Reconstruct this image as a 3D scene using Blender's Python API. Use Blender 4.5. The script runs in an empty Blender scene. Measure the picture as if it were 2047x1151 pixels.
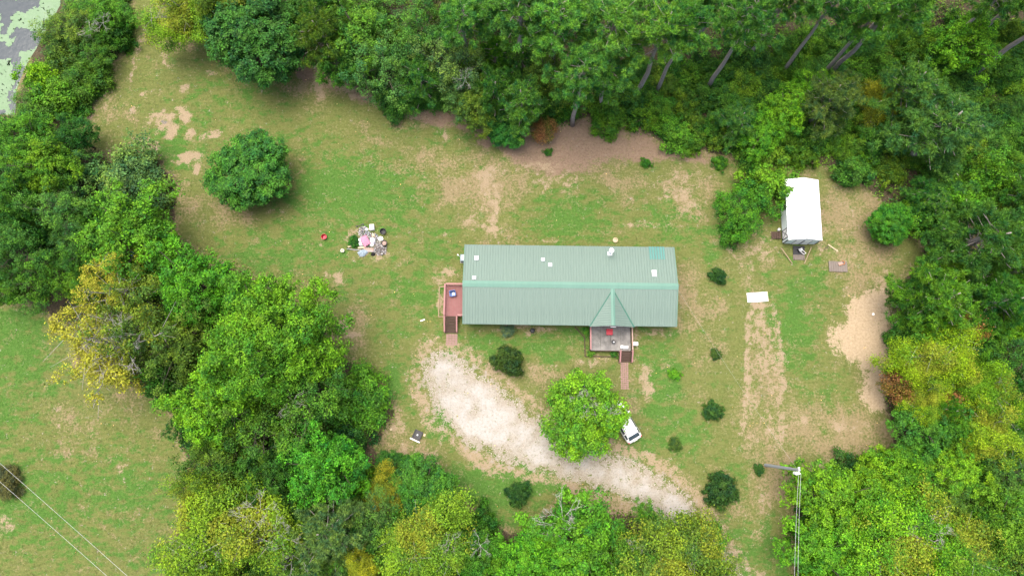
import bpy, bmesh, math, random
import numpy as np
from mathutils import Vector, Matrix

sc = bpy.context.scene
col = sc.collection
# ------------------------------------------------------------------ camera, light, exposure
FPX, CX, CY, CAMH = 1365.0, 1023.5, 575.5, 75.0
TILT = math.atan((850.0 - CY) / FPX)
cam_d = bpy.data.cameras.new('camera')
cam_d.sensor_width = 36.0
cam_d.lens = FPX / 2047.0 * 36.0
cam_d.clip_start = 0.5
cam_d.clip_end = 6000.0
cam = bpy.data.objects.new('camera', cam_d)
cam.location = (0, 0, CAMH)
cam.rotation_euler = (TILT, 0, 0)
col.objects.link(cam)
sc.camera = cam

SUN_EL, SUN_AZ = math.radians(76), math.radians(-40)     # azimuth clockwise from +Y
world = bpy.data.worlds.new('World')
sc.world = world
world.use_nodes = True
wn = world.node_tree
wn.nodes.clear()
w_out = wn.nodes.new('ShaderNodeOutputWorld')
w_bg = wn.nodes.new('ShaderNodeBackground')
w_sky = wn.nodes.new('ShaderNodeTexSky')
w_sky.sky_type = 'NISHITA'
w_sky.sun_disc = False
w_sky.sun_elevation = SUN_EL
w_sky.sun_rotation = SUN_AZ
w_sky.air_density = 0.7
w_sky.dust_density = 6.0
w_sky.ozone_density = 0.6
w_bg.inputs['Strength'].default_value = 0.15
wn.links.new(w_sky.outputs[0], w_bg.inputs['Color'])
wn.links.new(w_bg.outputs[0], w_out.inputs['Surface'])

sun_d = bpy.data.lights.new('sun', 'SUN')
sun_d.energy = 1.0
sun_d.angle = math.radians(60)
sun_d.color = (1.0, 0.95, 0.87)
sun = bpy.data.objects.new('sun', sun_d)
sdir = Vector((math.sin(SUN_AZ) * math.cos(SUN_EL), math.cos(SUN_AZ) * math.cos(SUN_EL), math.sin(SUN_EL)))
sun.rotation_euler = sdir.to_track_quat('Z', 'Y').to_euler()
sun.location = (0, 0, 120)
col.objects.link(sun)

sc.view_settings.view_transform = 'Standard'
sc.view_settings.look = 'None'
sc.view_settings.gamma = 1.0
sc.view_settings.use_curve_mapping = False
sc.view_settings.exposure = 1.46
sc.render.engine = 'CYCLES'
sc.cycles.use_denoising = True
sc.cycles.max_bounces = 4
sc.cycles.diffuse_bounces = 2
sc.cycles.transmission_bounces = 2

# ------------------------------------------------------------------ helpers
RNG = np.random.default_rng(7)
random.seed(7)
CT, ST = math.cos(TILT), math.sin(TILT)


def P(px, py, z=0.0):
    """photo pixel -> world point on the level z"""
    dx, dy, dz = (px - CX) / FPX, -(py - CY) / FPX, -1.0
    wy, wz = dy * CT - dz * ST, dy * ST + dz * CT
    t = (z - CAMH) / wz
    return Vector((dx * t, wy * t, z))


def to_px(X, Y, Z=0.0):
    z = Z - CAMH
    cy = Y * CT + z * ST
    cz = -Y * ST + z * CT
    return CX + FPX * X / -cz, CY - FPX * cy / -cz


def mpp(px, py, z=0.0):
    return (P(px + 1, py, z) - P(px, py, z)).length


def smooth(x, a, b):
    t = np.clip((x - a) / (b - a), 0, 1)
    return t * t * (3 - 2 * t)


def fbm(x, y, scale, octaves=4, seed=0):
    out, amp, tot = 0.0, 1.0, 0.0
    for o in range(octaves):
        r = np.random.default_rng(seed * 31 + o).random((256, 256))
        u, v = x / scale * 2 ** o + 17.3 * o, y / scale * 2 ** o + 5.1 * o
        iu, iv = np.floor(u).astype(int), np.floor(v).astype(int)
        fu, fv = u - iu, v - iv
        fu, fv = fu * fu * (3 - 2 * fu), fv * fv * (3 - 2 * fv)
        a, b, c, d = iu % 256, (iu + 1) % 256, iv % 256, (iv + 1) % 256
        val = (r[a, c] * (1 - fu) + r[b, c] * fu) * (1 - fv) + (r[a, d] * (1 - fu) + r[b, d] * fu) * fv
        out = out + val * amp
        tot += amp
        amp *= 0.55
    return out / tot


def tag(o, label=None, cat=None, group=None, kind=None):
    if label: o['label'] = label
    if cat: o['category'] = cat
    if group: o['group'] = group
    if kind: o['kind'] = kind
    return o


def link(name, me, parent=None, loc=(0, 0, 0), rot=(0, 0, 0), scale=None):
    o = bpy.data.objects.new(name, me)
    col.objects.link(o)
    o.parent = parent
    o.location = loc
    o.rotation_euler = rot
    if scale is not None:
        o.scale = scale
    return o


def empty(name, loc=(0, 0, 0), rz=0.0):
    o = link(name, None, None, loc, (0, 0, rz))
    o.empty_display_size = 0.3
    return o


def np_mesh(name, V, F, mat, attrs=None, smooth_shade=False):
    """V (n,3), F (m,k) numpy -> mesh"""
    me = bpy.data.meshes.new(name)
    V = np.ascontiguousarray(V, dtype=np.float32)
    F = np.ascontiguousarray(F, dtype=np.int32)
    m, k = F.shape
    me.vertices.add(len(V))
    me.vertices.foreach_set('co', V.ravel())
    me.loops.add(m * k)
    me.loops.foreach_set('vertex_index', F.ravel())
    me.polygons.add(m)
    me.polygons.foreach_set('loop_start', np.arange(0, m * k, k, dtype=np.int32))
    me.polygons.foreach_set('loop_total', np.full(m, k, dtype=np.int32))
    if smooth_shade:
        me.polygons.foreach_set('use_smooth', np.ones(m, dtype=bool))
    me.update(calc_edges=True)
    for an, arr in (attrs or {}).items():
        a = me.attributes.new(an, 'FLOAT_COLOR', 'POINT')
        a.data.foreach_set('color', np.ascontiguousarray(arr, dtype=np.float32).ravel())
    if mat: me.materials.append(mat)
    return me


class MB:
    """collects simple shapes into one mesh"""
    def __init__(self):
        self.v, self.f = [], []

    def add(self, v, f):
        n = len(self.v)
        self.v += [tuple(p) for p in v]
        self.f += [tuple(i + n for i in q) for q in f]
        return self

    def box(self, c, s, rz=0.0, rx=0.0, ry=0.0):
        M = Matrix.Rotation(rz, 3, 'Z') @ Matrix.Rotation(ry, 3, 'Y') @ Matrix.Rotation(rx, 3, 'X')
        v = [Vector(c) + M @ Vector((a * s[0] / 2, b * s[1] / 2, d * s[2] / 2))
             for a in (-1, 1) for b in (-1, 1) for d in (-1, 1)]
        return self.add(v, [(0, 1, 3, 2), (4, 6, 7, 5), (0, 4, 5, 1), (2, 3, 7, 6), (0, 2, 6, 4), (1, 5, 7, 3)])

    def bar(self, a, b, w, h=None):
        a, b = Vector(a), Vector(b)
        h = h or w
        d = (b - a)
        L = d.length
        q = d.to_track_quat('X', 'Z').to_matrix()
        c = (a + b) / 2
        v = [c + q @ Vector((i * L / 2, j * w / 2, k * h / 2)) for i in (-1, 1) for j in (-1, 1) for k in (-1, 1)]
        return self.add(v, [(0, 1, 3, 2), (4, 6, 7, 5), (0, 4, 5, 1), (2, 3, 7, 6), (0, 2, 6, 4), (1, 5, 7, 3)])

    def tube(self, pts, radii, n=6, cap=True):
        pts = [Vector(p) for p in pts]
        vs, fs = [], []
        for i, p in enumerate(pts):
            d = (pts[min(i + 1, len(pts) - 1)] - pts[max(i - 1, 0)]).normalized()
            u = d.orthogonal().normalized() if i == 0 else (u - d * u.dot(d)).normalized()
            w = d.cross(u)
            r = radii[i] if hasattr(radii, '__len__') else radii
            for k in range(n):
                a = 2 * math.pi * k / n
                vs.append(p + (u * math.cos(a) + w * math.sin(a)) * r)
        for i in range(len(pts) - 1):
            for k in range(n):
                fs.append((i * n + k, i * n + (k + 1) % n, (i + 1) * n + (k + 1) % n, (i + 1) * n + k))
        if cap:
            fs.append(tuple(range(n - 1, -1, -1)))
            fs.append(tuple(range((len(pts) - 1) * n, len(pts) * n)))
        return self.add(vs, fs)

    def lathe(self, prof, n=16, c=(0, 0, 0)):
        vs, fs = [], []
        for r, z in prof:
            for k in range(n):
                a = 2 * math.pi * k / n
                vs.append((c[0] + r * math.cos(a), c[1] + r * math.sin(a), c[2] + z))
        for i in range(len(prof) - 1):
            for k in range(n):
                fs.append((i * n + k, i * n + (k + 1) % n, (i + 1) * n + (k + 1) % n, (i + 1) * n + k))
        if prof[0][0] > 1e-4: fs.append(tuple(range(n - 1, -1, -1)))
        if prof[-1][0] > 1e-4: fs.append(tuple(range((len(prof) - 1) * n, len(prof) * n)))
        return self.add(vs, fs)

    def mesh(self, name, mat, smooth_shade=False):
        me = bpy.data.meshes.new(name)
        me.from_pydata(self.v, [], self.f)
        if smooth_shade:
            me.polygons.foreach_set('use_smooth', [True] * len(me.polygons))
        me.update()
        if mat: me.materials.append(mat)
        return me

    def build(self, name, mat, parent=None, loc=(0, 0, 0), rz=0.0, smooth_shade=False):
        return link(name, self.mesh(name, mat, smooth_shade), parent, loc, (0, 0, rz))


# ------------------------------------------------------------------ materials
class NT:
    def __init__(self, name):
        self.m = bpy.data.materials.new(name)
        self.m.use_nodes = True
        self.t = self.m.node_tree
        self.t.nodes.clear()
        self.out = self.n('OutputMaterial')

    def n(self, kind, **kw):
        nd = self.t.nodes.new('ShaderNode' + kind)
        for k, v in kw.items(): setattr(nd, k, v)
        return nd

    def l(self, a, b):
        self.t.links.new(a, b)

    def setin(self, sock, v):
        if hasattr(v, 'is_linked') or hasattr(v, 'links'): self.l(v, sock)
        else: sock.default_value = v

    def math(self, op, a, b=0.0, clamp=False):
        nd = self.n('Math', operation=op, use_clamp=clamp)
        self.setin(nd.inputs[0], a); self.setin(nd.inputs[1], b)
        return nd.outputs[0]

    def ramp(self, v, a, b, c=0.0, d=1.0):
        nd = self.n('MapRange', clamp=True)
        self.setin(nd.inputs['Value'], v)
        for k, x in zip(('From Min', 'From Max', 'To Min', 'To Max'), (a, b, c, d)):
            nd.inputs[k].default_value = x
        return nd.outputs[0]

    def mix(self, f, a, b, mode='MIX'):
        nd = self.n('Mix', data_type='RGBA', blend_type=mode)
        self.setin(nd.inputs[0], f)
        for s, v in ((nd.inputs[6], a), (nd.inputs[7], b)):
            if isinstance(v, (tuple, list)) and len(v) == 3: v = (*v, 1.0)
            self.setin(s, v)
        return nd.outputs[2]

    def noise(self, vec, scale, detail=4.0, rough=0.6):
        nd = self.n('TexNoise')
        if vec is not None: self.l(vec, nd.inputs['Vector'])
        nd.inputs['Scale'].default_value = scale
        nd.inputs['Detail'].default_value = detail
        nd.inputs['Roughness'].default_value = rough
        return nd.outputs['Fac']

    def pos(self):
        return self.n('NewGeometry').outputs['Position']

    def obj(self):
        return self.n('TexCoord').outputs['Object']

    def attr(self, name):
        a = self.n('Attribute', attribute_name=name)
        s = self.n('SeparateColor')
        self.l(a.outputs['Color'], s.inputs[0])
        return s.outputs[0], s.outputs[1], s.outputs[2], a.outputs['Alpha']

    def stretch(self, vec, s):
        mp = self.n('Mapping')
        self.l(vec, mp.inputs['Vector'])
        mp.inputs['Scale'].default_value = s
        return mp.outputs[0]

    def principled(self, colr, rough=0.7, spec=0.3, metal=0.0, bump=None, bump_d=0.02):
        b = self.n('BsdfPrincipled')
        if isinstance(colr, (tuple, list)): colr = (*colr[:3], 1.0)
        self.setin(b.inputs['Base Color'], colr)
        self.setin(b.inputs['Roughness'], rough)
        b.inputs['Specular IOR Level'].default_value = spec
        b.inputs['Metallic'].default_value = metal
        if bump is not None:
            bp = self.n('Bump')
            bp.inputs['Distance'].default_value = bump_d
            bp.inputs['Strength'].default_value = 1.0
            self.l(bump, bp.inputs['Height'])
            self.l(bp.outputs[0], b.inputs['Normal'])
        return b.outputs[0]

    def done(self, shader):
        self.l(shader, self.out.inputs['Surface'])
        return self.m


def worn(name, c, c2=None, scale=3.0, amt=0.5, rough=0.7, spec=0.3, metal=0.0, bump=0.0, stretch=None):
    """plain painted, wooden or mineral surface with blotches and grain"""
    t = NT(name)
    v = t.obj()
    if stretch: v = t.stretch(v, stretch)
    n1 = t.noise(v, scale, 6, 0.65)
    n2 = t.noise(v, scale * 9, 3, 0.6)
    c2 = c2 or tuple(x * 0.6 for x in c)
    f = t.math('MULTIPLY', t.ramp(n1, 0.35, 0.7), amt)
    k = t.mix(f, c, c2)
    k = t.mix(0.35, k, t.mix(t.ramp(n2, 0.3, 0.7), tuple(x * 0.75 for x in c), tuple(min(1, x * 1.2) for x in c)))
    return t.done(t.principled(k, rough, spec, metal, n2 if bump else None, bump))


def leaf_material(name, autumn=None, trans=0.24):
    t = NT(name)
    oi = t.n('ObjectInfo')
    r, g, b, a = t.attr('lf')
    base = oi.outputs['Color']
    yel = t.mix(1.0, base, (1.95, 1.36, 0.7), 'MULTIPLY')
    dark = t.mix(1.0, base, (0.5, 0.64, 0.95), 'MULTIPLY')
    c = t.mix(t.ramp(g, 0.1, 0.95), dark, yel)
    c = t.mix(t.math('MULTIPLY', t.ramp(b, 0.4, 1.0), 0.4), c, yel)
    if autumn:
        c = t.mix(t.ramp(a, 0.3, 0.7), c, autumn)
    vary = t.n('HueSaturation')
    vary.inputs['Saturation'].default_value = 1.0
    t.l(t.ramp(r, 0, 1, 0.45, 1.75), vary.inputs['Value'])
    t.l(t.ramp(t.noise(t.pos(), 0.9, 2), 0.3, 0.7, 0.485, 0.51), vary.inputs['Hue'])
    t.l(c, vary.inputs['Color'])
    cc = vary.outputs[0]
    p = t.principled(cc, 0.6, 0.16)
    tr = t.n('BsdfTranslucent')
    t.l(t.mix(1.0, cc, (1.1, 1.2, 0.5), 'MULTIPLY'), tr.inputs['Color'])
    mx = t.n('MixShader')
    mx.inputs[0].default_value = trans
    t.l(p, mx.inputs[1]); t.l(tr.outputs[0], mx.inputs[2])
    return t.done(mx.outputs[0])


M = {}
M['leaf'] = leaf_material('leaf')
M['leaf_gold'] = leaf_material('leaf_gold', (0.25, 0.26, 0.022))
M['leaf_rust'] = leaf_material('leaf_rust', (0.21, 0.105, 0.035))
M['leaf_lime'] = leaf_material('leaf_lime', (0.185, 0.225, 0.016))
M['needle'] = leaf_material('needle', None, 0.2)


def bark(name, c, c2):
    t = NT(name)
    v = t.stretch(t.obj(), (1, 1, 0.25))
    n = t.noise(v, 9, 5, 0.7)
    return t.done(t.principled(t.mix(t.ramp(n, 0.3, 0.7), c, c2), 0.9, 0.1, 0, n, 0.03))


M['bark'] = bark('bark', (0.06, 0.048, 0.036), (0.14, 0.118, 0.098))
M['bark_pine'] = bark('bark_pine', (0.19, 0.165, 0.148), (0.33, 0.30, 0.275))
M['deadwood'] = bark('deadwood', (0.25, 0.24, 0.215), (0.44, 0.425, 0.39))
M['birch'] = bark('birch', (0.2, 0.19, 0.17), (0.36, 0.345, 0.31))


def ground_material():
    t = NT('ground_cover')
    p = t.pos()
    lush, dry, dirt, straw = t.attr('ma')
    gravel, sand, litter, ash = t.attr('mb')
    n_big = t.noise(p, 0.12, 4)
    n_mid = t.noise(p, 0.7, 6, 0.65)
    n_fin = t.noise(p, 4.0, 6, 0.7)
    n_spk = t.noise(p, 13.0, 4, 0.75)
    n_mow = t.noise(t.stretch(p, (0.6, 2.6, 1.0)), 1.2, 4, 0.65)

    n_edge = t.ramp(t.math('ADD', t.math('MULTIPLY', t.noise(p, 1.5, 5, 0.7), 0.55), t.math('MULTIPLY', t.noise(p, 5.5, 5, 0.75), 0.45)), 0.36, 0.64)
    n_edg2 = t.ramp(t.math('ADD', t.math('MULTIPLY', t.noise(p, 0.8, 5, 0.7), 0.6), t.math('MULTIPLY', n_fin, 0.4)), 0.34, 0.66)

    def edge(mask, n=n_edge, amp=0.8, lo=0.42, hi=0.60):
        return t.ramp(t.math('ADD', mask, t.math('MULTIPLY', t.math('SUBTRACT', n, 0.5), amp)), lo, hi)
    n_mot = t.ramp(t.math('ADD', t.math('MULTIPLY', t.noise(p, 0.5, 9, 0.72), 0.7), t.math('MULTIPLY', n_fin, 0.3)), 0.37, 0.63)
    n_mot2 = t.ramp(t.noise(t.stretch(p, (1.0, 1.6, 1.0)), 0.65, 8, 0.7), 0.36, 0.64)
    n_spot = t.noise(p, 1.9, 6, 0.62)
    sp = t.ramp(n_spk, 0.34, 0.66)
    fn = t.ramp(t.math('ADD', t.math('MULTIPLY', n_fin, 0.5), t.math('MULTIPLY', n_spk, 0.5)), 0.38, 0.62)
    green = t.mix(fn, (0.066, 0.088, 0.021), (0.140, 0.160, 0.048))
    green = t.mix(t.math('MULTIPLY', t.ramp(n_mow, 0.42, 0.66), 0.6), green, (0.145, 0.143, 0.05))
    lushc = t.mix(fn, (0.036, 0.094, 0.014), (0.082, 0.166, 0.032))
    dryc = t.mix(fn, (0.130, 0.108, 0.052), (0.250, 0.202, 0.112))
    dirtc = t.mix(sp, (0.185, 0.140, 0.085), (0.320, 0.255, 0.165))
    strawc = t.mix(fn, (0.14, 0.098, 0.066), (0.24, 0.172, 0.118))
    gravc = t.mix(sp, (0.180, 0.155, 0.115), (0.345, 0.312, 0.252))
    gravc = t.mix(t.ramp(t.math('ADD', gravel, t.math('MULTIPLY', t.math('SUBTRACT', n_mid, 0.5), 0.5)), 0.72, 1.0), gravc, t.mix(sp, (0.275, 0.262, 0.235), (0.40, 0.39, 0.362)))
    gravc = t.mix(t.ramp(t.math('ADD', t.math('MULTIPLY', n_fin, 0.5), t.math('MULTIPLY', n_spk, 0.5)), 0.52, 0.60, 0.0, 0.75), gravc, (0.165, 0.142, 0.095))
    sandc = t.mix(fn, (0.245, 0.190, 0.116), (0.385, 0.308, 0.205))
    littc = t.mix(fn, (0.034, 0.029, 0.017), (0.10, 0.08, 0.05))
    ashc = t.mix(sp, (0.07, 0.066, 0.062), (0.20, 0.19, 0.175))
    c = t.mix(edge(lush, n_mot2, 1.2, 0.25, 0.75), green, lushc)
    c = t.mix(edge(dry, n_mot, 1.35, 0.3, 0.85), c, dryc)
    c = t.mix(t.math('MULTIPLY', t.ramp(n_spot, 0.60, 0.70), t.ramp(dry, 0.05, 0.6, 0.12, 0.75)), c, (0.27, 0.222, 0.135))
    c = t.mix(t.math('MULTIPLY', t.ramp(t.noise(p, 1.1, 6, 0.65), 0.56, 0.70), 0.35), c, (0.036, 0.085, 0.017))
    c = t.mix(edge(litter, n_edge, 0.5), c, littc)
    c = t.mix(edge(straw, n_edge, 0.9, 0.3, 0.75), c, strawc)
    c = t.mix(edge(dirt, n_edge, 0.9, 0.38, 0.64), c, dirtc)
    c = t.mix(edge(sand, n_edge, 0.95, 0.38, 0.62), c, sandc)
    c = t.mix(edge(gravel, n_edge, 1.25, 0.40, 0.58), c, gravc)
    c = t.mix(edge(ash, n_edge, 0.6), c, ashc)
    # sparse pale flecks of thatch
    c = t.mix(t.ramp(n_spk, 0.60, 0.72, 0.0, 0.5), c, (0.225, 0.195, 0.11))
    c = t.mix(t.ramp(n_big, 0.35, 0.65, 0.0, 0.16), c, t.mix(1.0, c, (0.72, 0.78, 0.75), 'MULTIPLY'))
    h = t.math('ADD', n_fin, t.math('MULTIPLY', n_spk, 0.6))
    return t.done(t.principled(c, 0.95, 0.08, 0, h, 0.05))


M['ground'] = ground_material()


def metal_roof(name, c, c2):
    t = NT(name)
    v = t.obj()
    n = t.noise(t.stretch(v, (2.2, 0.25, 1)), 1.2, 5, 0.6)
    n2 = t.noise(v, 0.35, 3)
    k = t.mix(t.ramp(n, 0.3, 0.75), c, c2)
    k = t.mix(t.ramp(n2, 0.35, 0.7, 0, 0.4), k, tuple(x * 0.86 for x in c))
    return t.done(t.principled(k, 0.55, 0.35))


M['roof'] = metal_roof('green_roof_metal', (0.122, 0.181, 0.148), (0.141, 0.201, 0.167))
M['roof_trim'] = metal_roof('green_trim_metal', (0.105, 0.212, 0.162), (0.125, 0.235, 0.18))
M['roof_flash'] = worn('green_flashing', (0.035, 0.125, 0.088), None, 2, 0.3, 0.5)
M['teal'] = worn('teal_patch', (0.078, 0.215, 0.19), (0.095, 0.235, 0.205), 3, 0.6, 0.45)
M['white'] = worn('white_paint', (0.78, 0.78, 0.76), (0.62, 0.61, 0.57), 2, 0.4, 0.5)
M['white_metal'] = worn('white_metal', (0.80, 0.81, 0.82), (0.70, 0.70, 0.70), 1.2, 0.3, 0.4)
M['siding'] = worn('pale_siding', (0.56, 0.56, 0.52), (0.42, 0.42, 0.38), 1.5, 0.4, 0.7)
M['shed_side'] = worn('shed_siding', (0.66, 0.74, 0.72), (0.56, 0.63, 0.61), 1.5, 0.4, 0.6)
M['skirt'] = worn('grey_skirting', (0.30, 0.29, 0.27), None, 2, 0.5, 0.8)
M['black'] = worn('black_trim', (0.02, 0.022, 0.025), (0.05, 0.05, 0.05), 3, 0.4, 0.5)
M['darkwood'] = worn('dark_brown_wood', (0.06, 0.04, 0.031), (0.105, 0.078, 0.062), 2, 0.6, 0.85, 0.1, bump=0.01, stretch=(1, 6, 6))
M['redwood'] = worn('red_stained_boards', (0.215, 0.095, 0.09), (0.245, 0.145, 0.135), 2.5, 0.7, 0.8, 0.15, bump=0.005)
M['redrail'] = worn('faded_red_rail', (0.30, 0.155, 0.145), (0.34, 0.215, 0.195), 3, 0.6, 0.8, 0.15)
M['plank'] = worn('weathered_plank', (0.28, 0.215, 0.135), (0.2, 0.155, 0.1), 3, 0.6, 0.85, 0.1)
M['cream'] = worn('cream_board', (0.42, 0.35, 0.23), (0.32, 0.27, 0.18), 3, 0.5, 0.8)
M['paver'] = worn('pink_paver', (0.255, 0.165, 0.14), (0.19, 0.13, 0.11), 4, 0.7, 0.9, 0.1, bump=0.01)
M['greywood'] = worn('grey_planks', (0.15, 0.128, 0.108), (0.22, 0.195, 0.17), 3, 0.6, 0.9, 0.1, bump=0.01)
M['red'] = worn('red_plastic', (0.36, 0.012, 0.03), (0.42, 0.03, 0.04), 2, 0.4, 0.4)
M['blue'] = worn('blue_plastic', (0.035, 0.085, 0.25), (0.08, 0.17, 0.42), 2, 0.4, 0.4)
M['pink'] = worn('pink_cloth', (0.44, 0.17, 0.25), (0.46, 0.26, 0.31), 4, 0.6, 0.9)
M['rubber'] = worn('tyre_rubber', (0.02, 0.02, 0.02), (0.04, 0.04, 0.04), 6, 0.4, 0.9, 0.1)
M['steel'] = worn('grey_steel', (0.35, 0.37, 0.38), (0.22, 0.23, 0.24), 3, 0.5, 0.45, 0.5, 0.4)
M['blue_grey'] = worn('blue_grey_paint', (0.22, 0.28, 0.32), (0.15, 0.18, 0.2), 3, 0.5, 0.6)
M['polewood'] = worn('weathered_pole', (0.32, 0.34, 0.335), (0.22, 0.22, 0.21), 3, 0.6, 0.9, 0.1, stretch=(4, 4, 0.6))
M['rust'] = worn('rusty_orange', (0.42, 0.16, 0.06), (0.25, 0.1, 0.05), 5, 0.6, 0.9)
M['brownboard'] = worn('pinkish_board', (0.33, 0.235, 0.19), (0.24, 0.17, 0.14), 4, 0.5, 0.9)
M['wire'] = worn('wire', (0.42, 0.44, 0.42), None, 3, 0.2, 0.5)


def car_paint():
    t = NT('white_car_paint')
    b = t.n('BsdfPrincipled')
    n = t.noise(t.obj(), 2.0, 4)
    t.l(t.mix(t.ramp(n, 0.4, 0.7, 0, 0.5), (0.80, 0.80, 0.80), (0.68, 0.68, 0.66)), b.inputs['Base Color'])
    b.inputs['Roughness'].default_value = 0.3
    b.inputs['Coat Weight'].default_value = 0.5
    return t.done(b.outputs[0])


M['car'] = car_paint()


def glass(name, c, rough=0.08):
    t = NT(name)
    return t.done(t.principled(t.mix(t.ramp(t.noise(t.obj(), 2), 0.3, 0.7), c, tuple(x * 1.6 for x in c)), rough, 0.7))


M['glass'] = glass('dark_window_glass', (0.025, 0.032, 0.038))
M['car_glass'] = glass('car_glass', (0.03, 0.045, 0.055), 0.05)


def porch_material():
    t = NT('stained_grey_decking')
    v = t.obj()
    n1, n2 = t.noise(v, 0.9, 6, 0.7), t.noise(v, 5, 5, 0.7)
    k = t.mix(t.ramp(n1, 0.36, 0.62), (0.095, 0.095, 0.09), (0.235, 0.228, 0.21))
    k = t.mix(t.ramp(n2, 0.3, 0.7, 0, 0.45), k, (0.16, 0.152, 0.135))
    return t.done(t.principled(k, 0.9, 0.1, 0, n2, 0.01))


M['porch'] = porch_material()


def water_material():
    t = NT('pond_water')
    n = t.noise(t.pos(), 2.5, 3)
    return t.done(t.principled(t.mix(t.ramp(n, 0.3, 0.7), (0.03, 0.042, 0.045), (0.05, 0.062, 0.062)), 0.06, 0.6, 0, n, 0.01))


M['water'] = water_material()
M['duckweed'] = worn('duckweed', (0.155, 0.235, 0.135), (0.20, 0.265, 0.18), 0.8, 0.8, 0.9, 0.1)


def mound_mat():
    t = NT('rubbish_shards')
    r, g, b, a = t.attr('lf')
    c = t.n('CombineColor')
    t.l(r, c.inputs[0]); t.l(g, c.inputs[1]); t.l(b, c.inputs[2])
    n = t.noise(t.pos(), 9, 3)
    return t.done(t.principled(t.mix(t.ramp(n, 0.3, 0.7, 0, 0.4), c.outputs[0], (0.1, 0.09, 0.08)), 0.8, 0.2))


M['shards'] = mound_mat()

# ------------------------------------------------------------------ layout of the ground (photo pixels -> level ground)
POND = [(-260, -140), (132, -140), (128, 10), (96, 70), (60, 130), (40, 180), (36, 240), (-60, 232), (-260, 232)]
WOOD_LEFT = [(-400, 235), (150, 240), (165, 300), (200, 320), (300, 310), (350, 380), (350, 470), (420, 530), (560, 580),
             (640, 650), (680, 710), (755, 770), (785, 830), (745, 900), (790, 925), (860, 950), (925, 1010), (985, 1060),
             (1055, 1075), (1075, 1040), (1130, 1010), (1220, 1015), (1290, 1050), (1390, 1075), (1450, 1151), (1465, 1235),
             (340, 1235), (372, 1151), (355, 1060), (385, 990), (372, 900), (350, 810), (250, 770), (160, 720), (135, 640),
             (60, 605), (-400, 598)]
BANK = [(135, -140), (275, -140), (262, 20), (235, 110), (190, 190), (150, 240), (20, 245), (60, 120)]
WOOD_RIGHT = [(300, -200), (325, 5), (425, 60), (455, 140), (540, 160), (600, 110), (670, 150), (760, 195), (860, 222),
              (950, 235), (1000, 262), (1060, 268), (1110, 250), (1200, 245), (1330, 285), (1430, 305), (1520, 318),
              (1640, 325), (1740, 380), (1800, 440), (1850, 490), (1850, 530), (1810, 570), (1795, 640), (1785, 720),
              (1775, 820), (1795, 900), (1700, 930), (1615, 960), (1595, 1010), (1598, 1151), (1585, 1235), (2500, 1235), (2500, -200)]
DRIVE = [(868, 702), (905, 706), (935, 728), (1010, 790), (1085, 838), (1120, 885), (1220, 905), (1310, 945), (1385, 1000),
         (1410, 1040), (1450, 1100), (1486, 1151), (1530, 1260), (1480, 1270), (1438, 1151), (1385, 1085), (1330, 1030), (1230, 988),
         (1130, 948), (1060, 930), (985, 912), (925, 882), (880, 838), (852, 795), (846, 750)]
YARD_SAND = [(1690, 595), (1720, 600), (1745, 580), (1780, 575), (1785, 640), (1775, 700), (1785, 740), (1765, 780),
             (1780, 820), (1755, 830), (1730, 800), (1720, 740), (1675, 700), (1665, 660), (1690, 640)]
STRAW = [(975, 262), (1060, 262), (1110, 245), (1215, 245), (1330, 285), (1425, 308), (1420, 330), (1330, 318), (1260, 330),
         (1190, 335), (1120, 352), (1060, 345), (1015, 318)]

# (cx, cy, rx, ry, strength)
LUSH = [(70, 1010, 130, 90, .85), (230, 900, 110, 70, .45), (330, 1000, 50, 80, .5), (60, 760, 80, 50, .5), (690, 380, 115, 62, 1.0), (760, 400, 90, 40, .8), (620, 480, 80, 60, .7), (540, 510, 90, 50, .7), (340, 300, 60, 40, .8),
        (30, 680, 70, 90, .9), (10, 830, 40, 60, .7), (230, 980, 120, 70, .8), (120, 1080, 90, 50, .6), (320, 1110, 60, 40, .6),
        (1140, 440, 75, 50, .8), (1340, 440, 60, 40, .6), (960, 690, 60, 30, .8), (1085, 690, 60, 30, .8), (830, 590, 60, 40, .7), (700, 600, 50, 40, .5),
        (1330, 790, 40, 120, .8), (1370, 870, 60, 50, .7), (1590, 660, 45, 90, .9), (1620, 560, 50, 40, .6), (1640, 780, 50, 50, .5),
        (880, 845, 26, 40, 1.0), (960, 975, 110, 45, 1.0), (1060, 960, 60, 35, 1.0), (1020, 1040, 60, 30, .6), (1270, 890, 40, 30, .7),
        (800, 770, 30, 50, .6), (590, 290, 80, 40, .4), (500, 200, 70, 60, .4), (870, 260, 70, 30, .35), (780, 440, 60, 30, .6),
        (870, 500, 50, 50, .5), (1480, 950, 40, 60, .4), (1660, 940, 60, 20, .4), (800, 655, 60, 30, .4), (400, 250, 60, 60, .4),
        (1300, 690, 30, 60, .5), (720, 545, 70, 30, .5), (440, 170, 40, 50, .3), (900, 690, 20, 40, .6), (1500, 1090, 60, 60, .6),
        (1150, 670, 40, 30, .7), (1430, 480, 30, 40, .5), (1560, 1130, 50, 60, .6), (1695, 500, 30, 40, .4)]
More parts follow.
